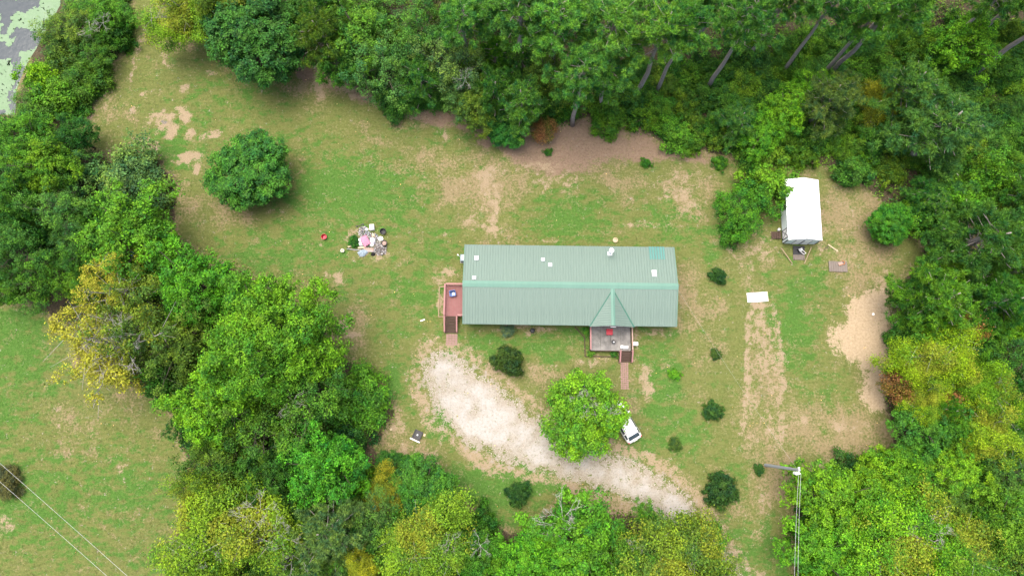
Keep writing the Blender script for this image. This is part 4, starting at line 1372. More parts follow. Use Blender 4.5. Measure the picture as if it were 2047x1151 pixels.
# ------------------------------------------------------------------ car
def build_car():
    hd = Vector((-.50, .866, 0)).normalized()
    rear = G(1268, 880)
    L = 4.45
    c = rear + hd * (L / 2)
    t = tag(empty('parked_car', (c.x, c.y, rear.z), math.atan2(hd.y, hd.x)), 'white hatchback parked half under the tree beside the gravel', 'car')
    # x, half width, z bottom, belt, top, half top width
    ST_ = [(-2.22, .66, .50, .72, .80, .50), (-2.17, .76, .36, .84, .92, .62), (-2.06, .83, .30, .92, 1.02, .66), (-1.95, .86, .28, .95, 1.10, .64),
           (-1.72, .88, .27, .97, 1.33, .60), (-1.48, .89, .26, .97, 1.47, .59), (-1.1, .89, .25, .97, 1.53, .60), (-.4, .89, .24, .96, 1.56, .61), (.2, .89, .24, .95, 1.53, .60),
           (.5, .89, .24, .94, 1.42, .58), (.85, .89, .24, .94, 1.19, .60), (1.15, .88, .24, .93, 1.02, .66), (1.6, .86, .25, .86, .94, .66), (1.95, .80, .27, .76, .84, .60), (2.15, .70, .32, .66, .72, .50), (2.22, .58, .40, .58, .62, .42)]
    rings = []
    for x, hw, zb, zl, zt, tw in ST_:
        half = [(hw * .9, zb), (hw, zb + .3 * (zl - zb)), (hw, zl - .1), (hw * .96, zl), (tw + .03, zt - .06), (tw * .82, zt - .005), (0, zt + .02)]
        rings.append([Vector((x, y, z)) for y, z in half] + [Vector((x, -y, z)) for y, z in half[-2::-1]])
    nr = len(rings[0])
    v = [p for r_ in rings for p in r_]
    f = []
    for i in range(len(rings) - 1):
        for k in range(nr - 1):
            f.append((i * nr + k, i * nr + k + 1, (i + 1) * nr + k + 1, (i + 1) * nr + k))
        f.append((i * nr + nr - 1, i * nr, (i + 1) * nr, (i + 1) * nr + nr - 1))
    f.append(tuple(range(nr)))
    f.append(tuple(range((len(rings) - 1) * nr + nr - 1, (len(rings) - 1) * nr - 1, -1)))
    body = MB().add(v, f).build('body', M['car'], t, smooth_shade=True)
    bm = bmesh.new(); bm.from_mesh(body.data); bmesh.ops.recalc_face_normals(bm, faces=bm.faces); bm.to_mesh(body.data); bm.free()

    def patch(name, i0, i1, k0, k1, parent, off=.012, ins=.06, mat=M['car_glass']):
        vs, fs = [], []
        nu, nv = (i1 - i0) * 2, (k1 - k0) * 2

        def S(u, w):
            i = min(int(u), len(rings) - 2); a = u - i
            k = min(int(w), nr - 2); b = w - k
            return rings[i][k].lerp(rings[i][k + 1], b).lerp(rings[i + 1][k].lerp(rings[i + 1][k + 1], b), a)
        for p in range(nu + 1):
            for q_ in range(nv + 1):
                u = i0 + ins + (i1 - i0 - 2 * ins) * p / nu
                w = k0 + ins + (k1 - k0 - 2 * ins) * q_ / nv
                s = S(u, w)
                du, dw = S(min(u + .05, len(rings) - 1.01), w) - s, S(u, min(w + .05, nr - 1.01)) - s
                nn = du.cross(dw)
                if nn.length > 1e-9: nn.normalize()
                if nn.dot(s - Vector((s.x * .9, 0, .6))) < 0: nn = -nn
                vs.append(s + nn * off)
        for p in range(nu):
            for q_ in range(nv):
                a = p * (nv + 1) + q_
                fs.append((a, a + 1, a + nv + 2, a + nv + 1))
        return MB().add(vs, fs).build(name, mat, parent, smooth_shade=True)
    patch('rear_window', 3, 5, 4, 8, t, .014, .12)
    patch('windscreen', 9, 11, 4, 8, t, .014, .1)
    for ka, kb in ((3, 4), (8, 9)):
        patch('side_window', 4, 6, ka, kb, t, .014, .16)
        patch('side_window', 6, 8, ka, kb, t, .014, .1)
        patch('side_window', 8, 9, ka, kb, t, .014, .1)
    for s in (-1, 1):
        MB().box((-2.06, s * .73, .82), (.2, .2, .22), s * .5).build('tail_light', M['red'], t)
        MB().box((2.03, s * .62, .66), (.16, .26, .13), -s * .5).build('headlight', M['steel'], t)
        MB().box((.72, s * .98, .99), (.12, .2, .14)).build('wing_mirror', M['car'], t)
        MB().bar((-1.3, s * .56, 1.535), (.1, s * .56, 1.55), .035, .03).build('roof_rail', M['black'], t)
        for x in (-1.35, 1.35):
            w_ = MB().tube([(x, s * .72, .32), (x, s * .91, .32)], .32, 20).build('wheel', M['rubber'], t)
            MB().tube([(x, s * .90, .32), (x, s * .925, .32)], .2, 16).build('rim', M['steel'], w_)
    MB().box((-2.235, 0, .5), (.05, 1.3, .12)).build('rear_bumper_strip', M['black'], t)
    MB().box((-2.24, 0, .74), (.02, .46, .12)).build('number_plate', M['white'], t)
    MB().bar((-2.1, .1, 1.04), (-1.88, -.35, 1.2), .02).build('rear_wiper', M['black'], t)


build_car()

# ------------------------------------------------------------------ utility pole and wires
gb = G(1530, 929)
PH = 8.7
pt = P(1598, 939, PH)
up = tag(empty('utility_pole', gb), 'tall grey utility pole at the edge of the right thicket', 'pole')
d = pt - gb
d = Vector((d.x * .96, d.y * .96, PH)) if d.length > PH * 1.35 else d
MB().tube([(0, 0, -.2), d * .5, d], [.17, .145, .12], 12).build('shaft', M['polewood'], up)
print('pole lean', math.degrees(math.atan2(math.hypot(d.x, d.y), d.z)))
MB().bar(d + Vector((-.05, -.35, -.1)), d + Vector((-.05, .25, -.1)), .1).build('bracket', M['steel'], up)
for i, yy in enumerate((-.32, .2)):
    MB().lathe([(.05, 0), (.09, .05), (.05, .1), (.09, .14), (0, .2)], 10, d + Vector((-.05, yy, -.05))).build('insulator', M['white'], up)
MB().tube([d + Vector((-.25, -.3, -.6)), d + Vector((-.25, -.3, -.05))], .15, 12).build('transformer', M['white'], up)
top = gb + d


def wire(label, a, b, sag, name='power_line', group=None, r_=.013):
    a, b = Vector(a), Vector(b)
    pts = [a.lerp(b, i / 14) - a - Vector((0, 0, sag * 4 * (i / 14) * (1 - i / 14))) for i in range(15)]
    return tag(MB().tube(pts, r_, 5).build(name, M['wire'], None, a), label, 'wire', group)


wire('left of two overhead wires running down from the utility pole', top + Vector((-.1, -.35, 0)), P(1588, 1400, 8.3), .5)
wire('right of two overhead wires running down from the utility pole', top + Vector((.12, -.3, 0)), P(1598, 1400, 8.6), .5)
wire('thin service wire running from the utility pole towards the house', top + Vector((-.15, 0, 0)), O + ux * (HL + .02) + uy * (RY - .3) + Vector((0, 0, 3.75)), .6, r_=.004)
wire('upper of two overhead wires crossing the lower left lawn', P(-200, 752, 7.5), P(520, 1390, 7.5), .3)
wire('lower of two overhead wires crossing the lower left lawn', P(-200, 790, 7.0), P(480, 1390, 7.0), .3)

# ------------------------------------------------------------------ vegetation prototypes
def unit(v):
    return v / np.maximum(np.linalg.norm(v, axis=-1, keepdims=True), 1e-9)


def leaves_mesh(name, C, N, size, r, mat, lf, aspect=.62):
    """kite leaves at C with normals N"""
    n = len(C)
    N = unit(N)
    t = unit(np.cross(N, r.normal(0, 1, (n, 3))))
    b = np.cross(N, t)
    L = (size * r.uniform(.65, 1.35, n))[:, None]
    V = np.stack([C - t * L * .5, C + b * L * aspect * .5 + t * L * .08, C + t * L * .5, C - b * L * aspect * .5 + t * L * .08], 1).reshape(-1, 3)
    F = np.arange(4 * n).reshape(-1, 4)
    return np_mesh(name, V, F, mat, {'lf': np.repeat(lf, 4, 0)})


def crown(seed, R=4.0, H=9.0, vz=.8, lobes=30, subs=26, leaves=12, size=.21, mat=None, spread=.2, low=-.25, lobe_r=(.24, .40), irr=.25, tone=None, open_=0.0, reach=(.52, .78), aspect=.62, sprig=.16):
    """broadleaf crown: lobes > clumps > leaves.  Returns mesh and lobe centres"""
    r = np.random.default_rng(seed)
    zc = H - R * vz
    k = np.arange(lobes * 2)
    zz = 1 - (k + .5) / (lobes * 2) * 2
    az = k * 2.39996 + r.normal(0, .35, len(k))
    d = np.stack([np.sqrt(1 - zz ** 2) * np.cos(az), np.sqrt(1 - zz ** 2) * np.sin(az), zz], -1)
    d = d[(d[:, 2] > low)]
    ph = r.uniform(0, 6.28, 4)
    th = np.arctan2(d[:, 1], d[:, 0])
    outl = 1 + irr * (np.sin(2 * th + ph[0]) * .5 + np.sin(3 * th + ph[1]) * .5 + np.sin(5 * th + ph[2]) * .35)
    rad = r.uniform(*reach, len(d)) * outl
    LC = d * rad[:, None] * np.array([R, R, R * vz])
    LC = np.concatenate([LC, r.normal(0, .28, (max(4, lobes // 4), 3)) * np.array([R, R, R * vz])])
    if open_ > 0: LC = LC[r.random(len(LC)) > open_]
    nl = len(LC)
    lr = R * r.uniform(*lobe_r, nl)
    lv = r.random(nl)
    sd = unit(r.normal(0, 1, (nl, subs, 3)) + unit(LC + 1e-6)[:, None] * .55 + np.array([0, 0, .5]))
    SC = LC[:, None] + sd * (lr[:, None, None] * r.uniform(.72, 1.12, (nl, subs, 1))) * np.array([1, 1, .8])
    out_ = r.random((nl, subs)) < sprig
    SC = np.where(out_[..., None], LC[:, None] + sd * (lr[:, None, None] * r.uniform(1.1, 1.5, (nl, subs, 1))), SC)
    sv = .5 * r.random((nl, subs)) + .5 * lv[:, None]
    C = SC[:, :, None] + r.normal(0, 1, (nl, subs, leaves, 3)) * spread * np.array([1, 1, .7])
    N = sd[:, :, None] * .8 + np.array([0, 0, .7]) + r.normal(0, .5, (nl, subs, leaves, 3))
    C, N = C.reshape(-1, 3), N.reshape(-1, 3)
    lf = np.stack([r.random(len(C)), np.repeat(sv.ravel(), leaves), np.repeat(lv, subs * leaves), np.zeros(len(C))], -1)
    if tone is not None:
        lf[:, 3] = np.clip(tone(C / R) + r.normal(0, .1, len(C)) + (lf[:, 1] - .5) * .5, 0, 1)
    C[:, 2] += zc
    C[:, 2] = np.maximum(C[:, 2], .12)
    LC2 = LC.copy(); LC2[:, 2] += zc
    return leaves_mesh('crown', C, N, size, r, mat or M['leaf'], lf, aspect), LC2


def trunk_mesh(seed, LC, H, R, r0=.2, nlimb=11, mat=None, fork=.35, twigs=0):
    r = random.Random(seed)
    mb = MB()
    hub = H * .62
    pts = [Vector((0, 0, -.15))]
    for i in range(1, 6):
        pts.append(Vector((r.uniform(-.1, .1) * R * .25, r.uniform(-.1, .1) * R * .25, hub * i / 5)))
    mb.tube(pts, [r0 * 1.25, r0, r0 * .9, r0 * .8, r0 * .7, r0 * .55], 8)
    order = sorted(range(len(LC)), key=lambda i: -LC[i][2] + r.uniform(-1, 1) * R)
    for i in order[:nlimb]:
        tgt = Vector(LC[i])
        s = pts[0].lerp(Vector((0, 0, hub)), r.uniform(fork, 1.0))
        s = Vector((0, 0, min(s.z + 0, max(.2, tgt.z - .2))))
        mid = s.lerp(tgt, .5) + Vector((r.uniform(-.2, .2), r.uniform(-.2, .2), r.uniform(.0, .3))) * R * .2
        mb.tube([s, mid, tgt], [r0 * .45, r0 * .3, r0 * .12], 5, False)
        for q in range(twigs):
            e = tgt + Vector((r.gauss(0, 1), r.gauss(0, 1), r.uniform(-.2, .9))) * R * .22
            mb.tube([mid.lerp(tgt, r.uniform(.3, 1)), e], [r0 * .12, r0 * .04], 4, False)
    return mb.mesh('trunk', mat or M['bark'], True)


def bare_mesh(seed, L=3.0, n0=6, depth=4, r0=.026, up=.5, mat=None):
    """leafless branching"""
    r = random.Random(seed)
    mb = MB()

    def grow(p, d, L, rad, k):
        e = p + d * L
        m = p.lerp(e, .5) + Vector((r.gauss(0, 1), r.gauss(0, 1), r.gauss(0, 1))) * L * .07
        mb.tube([p, m, e], [rad, rad * .8, rad * .55], 5, False)
        if k == 0: return
        for i in range(r.randint(2, 3)):
            t = r.uniform(.35, 1)
            nd = (d + Vector((r.gauss(0, 1), r.gauss(0, 1), r.gauss(.1, .6))) * .6).normalized()
            grow(p.lerp(e, t), nd, L * r.uniform(.45, .7), rad * .62, k - 1)
    for i in range(n0):
        a = 2 * math.pi * i / n0 + r.uniform(-.4, .4)
        grow(Vector((0, 0, 0)), Vector((math.cos(a), math.sin(a), r.uniform(.2, 1.4) * up * 2)).normalized(), L * r.uniform(.4, .6), r0, depth)
    return mb.mesh('bare_branch', mat or M['deadwood'], True)


def pine_meshes(seed, H=17.0, R=3.4, crown_from=.63, nb=34, tuft=38):
    r = np.random.default_rng(seed)
    pr = random.Random(seed)
    mb = MB()
    lean = [Vector((pr.gauss(0, .12), pr.gauss(0, .12), H * i / 6)) for i in range(7)]
    lean[0] = Vector((0, 0, -.2))
    mb.tube(lean, [.31, .26, .23, .2, .17, .12, .04], 10)
    TC, TD, TV = [], [], []
    for i in range(nb):
        f = crown_from + (1 - crown_from) * ((i + .5) / nb) ** .85
        z0_ = H * f * .985
        a = i * 2.4 + pr.gauss(0, .3)
        rel = (f - crown_from) / (1 - crown_from)
        L = R * (math.sqrt(max(.02, 1 - rel ** 1.8)) * .85 + .16) * pr.uniform(.72, 1.12)
        if rel < .12: L *= pr.uniform(.5, .9)
        b = Vector((math.cos(a), math.sin(a), pr.uniform(.05, .45)))
        s = Vector((0, 0, z0_ - .35))
        e = s + b * L
        m = s.lerp(e, .5) - Vector((0, 0, .12))
        mb.tube([s, m, e], [.045, .03, .015], 4, False)
        bv = pr.random()
        for k in range(max(3, int(L * 2.3))):
            t = pr.uniform(.25, 1.06) ** .7
            pom = s.lerp(e, t) + Vector((pr.gauss(0, 1), pr.gauss(0, 1), pr.gauss(.2, .3))) * (.12 + .42 * t) * (R / 3.4)
            pv = .5 * bv + .5 * pr.random()
            for q in range(6):
                v3 = Vector((pr.gauss(0, 1), pr.gauss(0, 1), pr.gauss(.3, .6))).normalized() * .27
                TC.append(pom + v3); TD.append((v3.x * 2.2, v3.y * 2.2, .75)); TV.append(pv)
    for k in range(10):
        TC.append(Vector((pr.gauss(0, .35), pr.gauss(0, .35), H - pr.uniform(-.2, .9)))); TD.append((0, 0, 1)); TV.append(.8)
    TC, TD, TV = np.array(TC), unit(np.array(TD)), np.array(TV)
    n = len(TC)
    d = unit(r.normal(0, 1, (n, tuft, 3)) + TD[:, None] * .8)
    L = r.uniform(.2, .4, (n, tuft, 1))
    base = TC[:, None] + d * .05
    side = unit(np.cross(d, r.normal(0, 1, (n, tuft, 3)))) * .024
    V = np.stack([base + side, base - side, base + d * L], 2).reshape(-1, 3)
    F = np.arange(len(V)).reshape(-1, 3)
    tv = r.random(n)
    lf = np.stack([r.random((n, tuft)), np.repeat(tv[:, None], tuft, 1), np.repeat(TV[:, None], tuft, 1), np.zeros((n, tuft))], -1).reshape(-1, 4)
    return mb.mesh('trunk', M['bark_pine'], True), np_mesh('crown', V, F, M['needle'], {'lf': np.repeat(lf, 3, 0)})


PROTO = {}
# broad: ordinary leafy tree; each entry (crown, trunk, R, H)
def add_proto(kind, meshes, R, H):
    PROTO.setdefault(kind, []).append((*meshes, R, H))


def tree_pair(seed, trunk_kw=None, **kw):
    c, LC = crown(seed, **kw)
    return c, trunk_mesh(seed, LC, kw.get('H', 9.0), kw.get('R', 4.0), **(trunk_kw or {}))


for s in range(5): add_proto('broad', tree_pair(100 + s, lobes=78, subs=14, leaves=12, size=.2, spread=.14, vz=.95, low=-.5, irr=.36, lobe_r=(.10, .21), reach=(.46, 1.0)), 4, 9)
add_proto('round', tree_pair(160, lobes=90, subs=14, leaves=12, size=.2, spread=.14, vz=.9, low=-.5, irr=.14, lobe_r=(.10, .2), reach=(.55, .95)), 4, 9)
add_proto('big', tree_pair(120, dict(r0=.32, nlimb=16), R=7.0, H=13.0, lobes=170, subs=18, leaves=14, size=.22, spread=.19, irr=.28, low=-.4, lobe_r=(.07, .15), reach=(.5, .98)), 7, 13)
for s in range(3): add_proto('airy', tree_pair(130 + s, dict(twigs=5, r0=.12, nlimb=20), lobes=74, subs=13, leaves=10, size=.18, spread=.17, vz=.95, low=-.5, irr=.45, open_=.14, lobe_r=(.09, .2), reach=(.42, 1.05)), 4, 9)
for s in range(2): add_proto('dense', tree_pair(150 + s, lobes=120, subs=16, leaves=12, size=.18, spread=.12, irr=.16, vz=.95, lobe_r=(.08, .16), low=-.8, reach=(.62, .95), sprig=.12), 4, 8)
for s in range(4): add_proto('shrub', tree_pair(170 + s, dict(r0=.06, nlimb=7), R=2.0, H=2.4, vz=.85, lobes=34, subs=12, leaves=11, size=.17, spread=.13, irr=.42, low=-.7, lobe_r=(.12, .28), reach=(.4, 1.0)), 2, 2.4)
for s in range(3): add_proto('fine', tree_pair(190 + s, dict(r0=.06, nlimb=9, twigs=3), R=2.0, H=2.6, vz=.9, lobes=32, subs=20, leaves=13, size=.12, spread=.13, irr=.3, low=-.7, lobe_r=(.13, .3), reach=(.45, .9)), 2, 2.6)
for s in range(3): add_proto('myrtle', tree_pair(200 + s, dict(r0=.05, nlimb=9, twigs=3), R=2.0, H=2.6, vz=.9, lobes=40, subs=14, leaves=9, size=.3, spread=.12, irr=.22, low=-.8, lobe_r=(.1, .24), reach=(.55, .95), aspect=.3, sprig=.35), 2, 2.6)
for s in range(4):
    t_, c_ = pine_meshes(210 + s)
    add_proto('pine', (c_, t_), 3.4, 17)
for s in range(2):
    t_, c_ = pine_meshes(230 + s, H=9.0, R=3.0, crown_from=.3, nb=40, tuft=32)
    add_proto('youngpine', (c_, t_), 3.0, 9)
# tinted specials
tone_left = lambda q: .95 - .75 * smooth(q[:, 0] + .35 * q[:, 1], -.35, .45)
for s in range(2):
    c_, LC = crown(250 + s, mat=M['leaf_gold'], lobes=74, subs=13, leaves=11, size=.18, spread=.17, irr=.46, open_=.12, vz=.95, low=-.5, lobe_r=(.09, .2), reach=(.42, 1.05), tone=tone_left)
    add_proto('gold_half', (c_, trunk_mesh(250 + s, LC, 9, 4, r0=.2, nlimb=24, mat=M['birch'], twigs=6)), 4, 9)
tone_spot = lambda q: .52 * (np.sin(q[:, 0] * 3.1 + 1) * np.sin(q[:, 1] * 2.7 + .4) > .15) + .06
for s in range(3):
    c_, LC = crown(270 + s, mat=M['leaf_lime'], lobes=74, subs=26, leaves=17, size=.16, spread=.25, irr=.44, open_=.12, vz=.95, low=-.5, lobe_r=(.15, .31), reach=(.45, .97), tone=tone_spot)
    add_proto('lime_spot', (c_, trunk_mesh(270 + s, LC, 9, 4, r0=.18, nlimb=22, mat=M['birch'], twigs=5)), 4, 9)
for s in range(2):
    c_, LC = crown(290 + s, R=2.0, H=4.0, mat=M['leaf_rust'], lobes=18, subs=18, leaves=11, size=.17, spread=.2, irr=.35, tone=lambda q: .62 + .2 * np.sin(q[:, 0] * 4))
    add_proto('rust', (c_, trunk_mesh(290 + s, LC, 4, 2, r0=.08)), 2, 4)
BARE = [bare_mesh(300 + i) for i in range(3)]
BARE_GREY = bare_mesh(311, 3.0, 16, 3, .05, .5, M['bark'])

GREEN, LIME, DEEP, BLUEG, OLIVE, PINE, PINE_B, GREYG, MINT = ((.066, .145, .017), (.115, .205, .018), (.03, .075, .02), (.055, .125, .045), (.082, .13, .028), (.082, .172, .05), (.105, .20, .05), (.088, .135, .058), (.08, .16, .045))
TREES = []
REFS = []
USED = {}
_cnt = {}


def plant(kind, cx, cy, rpx, h, colr, label, name=None, cat='tree', group=None, rot=None, variant=None, base=None, bare=None):
    """crown centre at photo pixel (cx, cy), apparent radius rpx, height h metres; or base pixel"""
    i = _cnt.get(kind, 0); _cnt[kind] = i + 1
    cm, tm, R, H = PROTO[kind][(i if variant is None else variant) % len(PROTO[kind])]
    zc = h * (.78 if 'pine' in kind else .62)
    if base is not None:
        p = P(base[0], base[1], 0)
    else:
        p = P(cx, cy, zc)
    s = rpx * mpp(cx, cy, zc) / R / 1.02
    root = empty(name or {'pine': 'pine_tree', 'youngpine': 'pine_tree', 'shrub': 'shrub', 'fine': 'shrub', 'rust': 'tree'}.get(kind, 'tree'),
                 (p.x, p.y, float(ground_z(np.array(p.x), np.array(p.y)))), random.uniform(0, 6.28) if rot is None else rot)
    root.scale = (s, s, h / H)
    tag(root, label, cat, group)
    o = link('crown', cm, root)
    j = random.uniform(.86, 1.14) * 1.13
    rr_, gg_, bb_ = colr
    rr_ *= .85 if rr_ > .74 * gg_ else (.66 if rr_ > .6 * gg_ else .58)
    o.color = (rr_ * j * random.uniform(.92, 1.08), (gg_ * .9 + .018) * j, bb_ * .62 * j, 1)
    link('trunk', tm, root)
    if bare:
        for (bx, by, bs) in bare:
            w = P(bx, by, h * .8)
            inv = (Matrix.Translation(root.location) @ Matrix.Rotation(root.rotation_euler.z, 4, 'Z') @ Matrix.Diagonal((*root.scale, 1))).inverted()
            b = link('bare_branch', random.choice(BARE), root)
            b.location = inv @ Vector((w.x, w.y, h * .78))
            bs *= .8
            b.scale = (bs / s, bs / s, bs / (h / H))
            b.rotation_euler = (random.uniform(-.3, .3), random.uniform(-.3, .3), random.uniform(0, 6))
    TREES.append((cx, cy, rpx))
    if group is None or group.startswith('pines'): REFS.append((cx, cy, label))
    return root


# --- single trees
plant('dense', 500, 344, 84, 5.4, (.042, .098, .022), 'round dense green tree standing alone on the left lawn', variant=0)
plant('round', 1168, 829, 88, 6.5, (.125, .215, .018), 'bright green tree beside the driveway partly covering the car', variant=1, bare=[(1175, 805, 1.15), (1222, 825, .75), (1165, 800, .8)])
plant('dense', 512, 78, 98, 8.0, (.033, .085, .026), 'large dark green tree at the top beside the grass lane', variant=1)
plant('lime_spot', 385, 18, 72, 8.0, (.11, .18, .016), 'yellow green tree at the top edge left of the dark tree', variant=0)
plant('lime_spot', 455, -20, 70, 9.0, (.10, .15, .02), 'olive tree cut by the top edge above the dark tree', variant=1)
plant('airy', 1478, 425, 50, 4.2, (.062, .15, .018), 'green sprawling tree left of the white shed', variant=0)
plant('shrub', 1535, 362, 52, 3.6, (.085, .165, .02), 'light green leafy tree overhanging the upper left shed corner', name='tree', variant=1)
plant('shrub', 1505, 400, 46, 3.6, (.06, .14, .02), 'green tree between the sprawling tree and the shed', name='tree', variant=2)
plant('shrub', 1472, 462, 30, 2.6, (.055, .13, .02), 'low leafy bush below the sprawling tree left of the shed', variant=3)
plant('dense', 1778, 447, 44, 3.6, (.05, .15, .02), 'rounded bright green bush right of the shed', name='shrub', variant=0, cat='shrub')
plant('shrub', 1835, 425, 46, 3.0, (.075, .15, .02), 'loose green shrub right behind the rounded bush', cat='shrub')
# --- pond bank
for i, (k, x, y, r_, h, c, lab) in enumerate((
        ('airy', 150, 55, 55, 5.0, OLIVE, 'olive green willowy tree on the pond bank with grey twigs'),
        ('airy', 205, 25, 48, 5.0, GREEN, 'green tree on the pond bank cut by the top edge'),
        ('shrub', 72, 150, 40, 3.6, (.13, .22, .015), 'vivid lime shrub at the edge of the pond'),
        ('shrub', 118, 190, 52, 3.4, (.07, .145, .017), 'broad green shrub below the lime shrub at the pond'),
        ('airy', 195, 100, 44, 4.2, (.06, .12, .02), 'dark green tree on the lawn side of the pond bank'),
        ('fine', 165, 150, 46, 3.2, (.062, .12, .022), 'fine leaved shrub at the lawn edge of the pond bank'),
        ('shrub', 128, 108, 42, 3.2, (.075, .12, .025), 'dull green shrub between pond and willowy tree'),
        ('shrub', 225, 70, 34, 3.2, (.045, .105, .018), 'dark shrub at the corner where bank meets grass lane'),
        ('fine', 55, 215, 36, 2.6, (.07, .14, .03), 'low shrub at the lower end of the pond'))):
    plant(k, x, y, r_, h, c, lab, cat='shrub' if k in ('shrub', 'fine') else 'tree', bare=[(180, 60, .9), (205, 45, .7)] if i == 0 else None)
# --- left wood
LEFT_TREES = (
    ('broad', 60, 285, 62, 7.0, GREEN, 'leafy green tree just below the pond at the left edge'),
    ('broad', 95, 335, 60, 8.0, (.105, .19, .018), 'light green tree with bright top left of the grey bush'),
    ('broad', 150, 270, 42, 6.0, DEEP, 'dark green tree at the lawn edge below the pond'),
    ('airy', 135, 425, 58, 8.0, MINT, 'pale mint green tree in the left wood'),
    ('broad', 30, 400, 50, 8.0, (.055, .12, .02), 'mid green tree at the left edge below the light tree'),
    ('fine', 252, 355, 80, 4.6, (.075, .12, .05), 'wide grey green bush with bare brown right side'),
    ('broad', 262, 470, 96, 9.5, (.075, .165, .017), 'large bright green tree above the yellow tree'),
    ('airy', 30, 500, 64, 9.0, (.05, .11, .03), 'dusky green tree at the left edge of the wood'),
    ('airy', 85, 560, 60, 7.0, (.06, .125, .02), 'loose green tree at the edge of the lower left lawn'),
    ('broad', 20, 570, 46, 6.0, GREEN, 'green tree at the left edge above the lower lawn'),
    ('broad', 160, 570, 40, 6.0, (.08, .155, .018), 'small green tree left of the yellow tree'),
    ('airy', 175, 500, 50, 7.5, (.05, .105, .022), 'shaded green tree between mint tree and yellow tree'),
    ('gold_half', 245, 585, 78, 10.0, (.085, .12, .022), 'yellow topped tree above the bare limbed yellow tree'),
    ('gold_half', 230, 690, 102, 10.5, (.085, .12, .022), 'golden yellow tree with white limbs at the lower lawn'),
    ('airy', 355, 690, 78, 9.0, (.07, .105, .022), 'olive green tree right of the golden tree'),
    ('broad', 395, 570, 84, 9.5, (.07, .175, .017), 'vivid green tree above the largest belt tree'),
    ('big', 545, 685, 142, 13.0, (.092, .185, .017), 'largest bright green tree of the belt beside the lawn'),
    ('broad', 420, 820, 78, 11.0, (.115, .21, .018), 'lime green tree at the left side of the belt'),
    ('airy', 510, 850, 92, 10.0, (.062, .12, .02), 'dark olive tree below the largest tree'),
    ('airy', 625, 800, 84, 9.0, (.06, .115, .02), 'dull green tree with a silver snag in the belt'),
    ('fine', 715, 800, 70, 3.8, (.055, .13, .017), 'low vine covered mound at the right of the belt'),
    ('broad', 645, 930, 82, 9.5, (.05, .16, .02), 'emerald green tree low in the belt'),
    ('airy', 440, 920, 66, 9.0, (.075, .12, .022), 'olive tree at the lawn side of the belt'),
    ('broad', 545, 940, 62, 8.0, (.04, .085, .02), 'shaded dark tree left of the emerald tree'),
    ('shrub', 690, 890, 46, 3.6, (.03, .075, .03), 'dark vine bush right above the emerald tree'),
    ('shrub', 715, 970, 48, 4.0, (.07, .155, .018), 'fresh green bush right below the emerald tree'),
    ('dense', 850, 985, 72, 4.6, (.042, .10, .02), 'broad dark green vine mound beside the driveway lawn'),
    ('dense', 790, 940, 42, 3.4, (.038, .09, .022), 'small dark vine mound above the yellow bush'),
    ('lime_spot', 772, 985, 42, 5.0, (.135, .165, .02), 'small yellow olive bush in front of the vine mound'),
    ('lime_spot', 455, 1060, 108, 10.0, (.112, .18, .018), 'yellow lime tree with bare limbs at the bottom left'),
    ('lime_spot', 410, 985, 52, 8.0, (.10, .165, .02), 'small yellow green tree above the yellow lime tree'),
    ('youngpine', 655, 1062, 82, 9.5, (.095, .145, .07), 'grey green pine at the bottom of the belt'),
    ('airy', 575, 1120, 60, 7.0, (.06, .10, .025), 'thin dark tree with bare twigs at the bottom edge'),
    ('broad', 560, 1010, 50, 6.5, (.04, .085, .02), 'dark tree behind the yellow lime tree'),
    ('airy', 750, 1040, 56, 7.0, (.06, .11, .035), 'grey green tree between the pine and vine mound'),
    ('lime_spot', 850, 1095, 92, 8.5, (.112, .17, .02), 'yellow olive tree with bare limbs at the bottom edge'),
    ('lime_spot', 725, 1140, 42, 7.0, (.16, .19, .02), 'yellow tree tip at the bottom edge'),
    ('broad', 945, 1100, 52, 6.0, (.05, .12, .02), 'green tree right of the yellow olive tree'),
    ('shrub', 960, 1050, 36, 3.0, (.04, .10, .02), 'dark shrub above the bottom green tree'),
    ('broad', 1148, 1082, 98, 8.0, (.085, .185, .018), 'bright green tree with a white snag at the bottom'),
    ('broad', 1060, 1115, 62, 7.5, (.08, .19, .018), 'vivid green tree left of the snag tree'),
    ('lime_spot', 1345, 1118, 98, 8.5, (.095, .135, .022), 'olive and yellow tree over the driveway bottom'),
    ('airy', 1250, 1110, 66, 8.0, (.07, .14, .02), 'green tree between snag tree and driveway tree'),
    ('airy', 1290, 1030, 30, 6.0, (.07, .15, .02), 'slim green tree reaching over the gravel'),
    ('broad', 1412, 1085, 40, 5.5, (.075, .145, .02), 'small green tree at the driveway bend'),
    ('airy', 1420, 1130, 52, 6.5, (.085, .14, .022), 'olive tree at the bottom edge by the driveway'))
BARES = {'golden yellow tree with white limbs at the lower lawn': [(250, 690, 1.5), (215, 725, 1.2), (225, 650, 1.1)],
         'dull green tree with a silver snag in the belt': [(583, 808, 1.1)],
         'yellow lime tree with bare limbs at the bottom left': [(405, 1085, 1.1), (520, 1020, 1.2), (560, 1070, 1.1)],
         'yellow olive tree with bare limbs at the bottom edge': [(900, 1080, .9), (960, 1090, .7)],
         'bright green tree with a white snag at the bottom': [(1125, 1040, 1.35)],
         'olive tree right of the golden tree': [(325, 700, 1.2), (340, 590, .8)],
         'olive and yellow tree over the driveway bottom': [(1370, 1110, .8), (1270, 1090, .7)],
         'thin dark tree with bare twigs at the bottom edge': [(585, 1110, 1.5)]}
for k, x, y, r_, h, c, lab in LEFT_TREES:
    rot = {'golden yellow tree with white limbs at the lower lawn': 0.2, 'yellow topped tree above the bare limbed yellow tree': -.5}.get(lab)
    plant(k, x, y, r_, h, c, lab, cat='shrub' if k in ('shrub', 'fine') else 'tree', rot=rot, bare=BARES.get(lab))
g = G(310, 370)
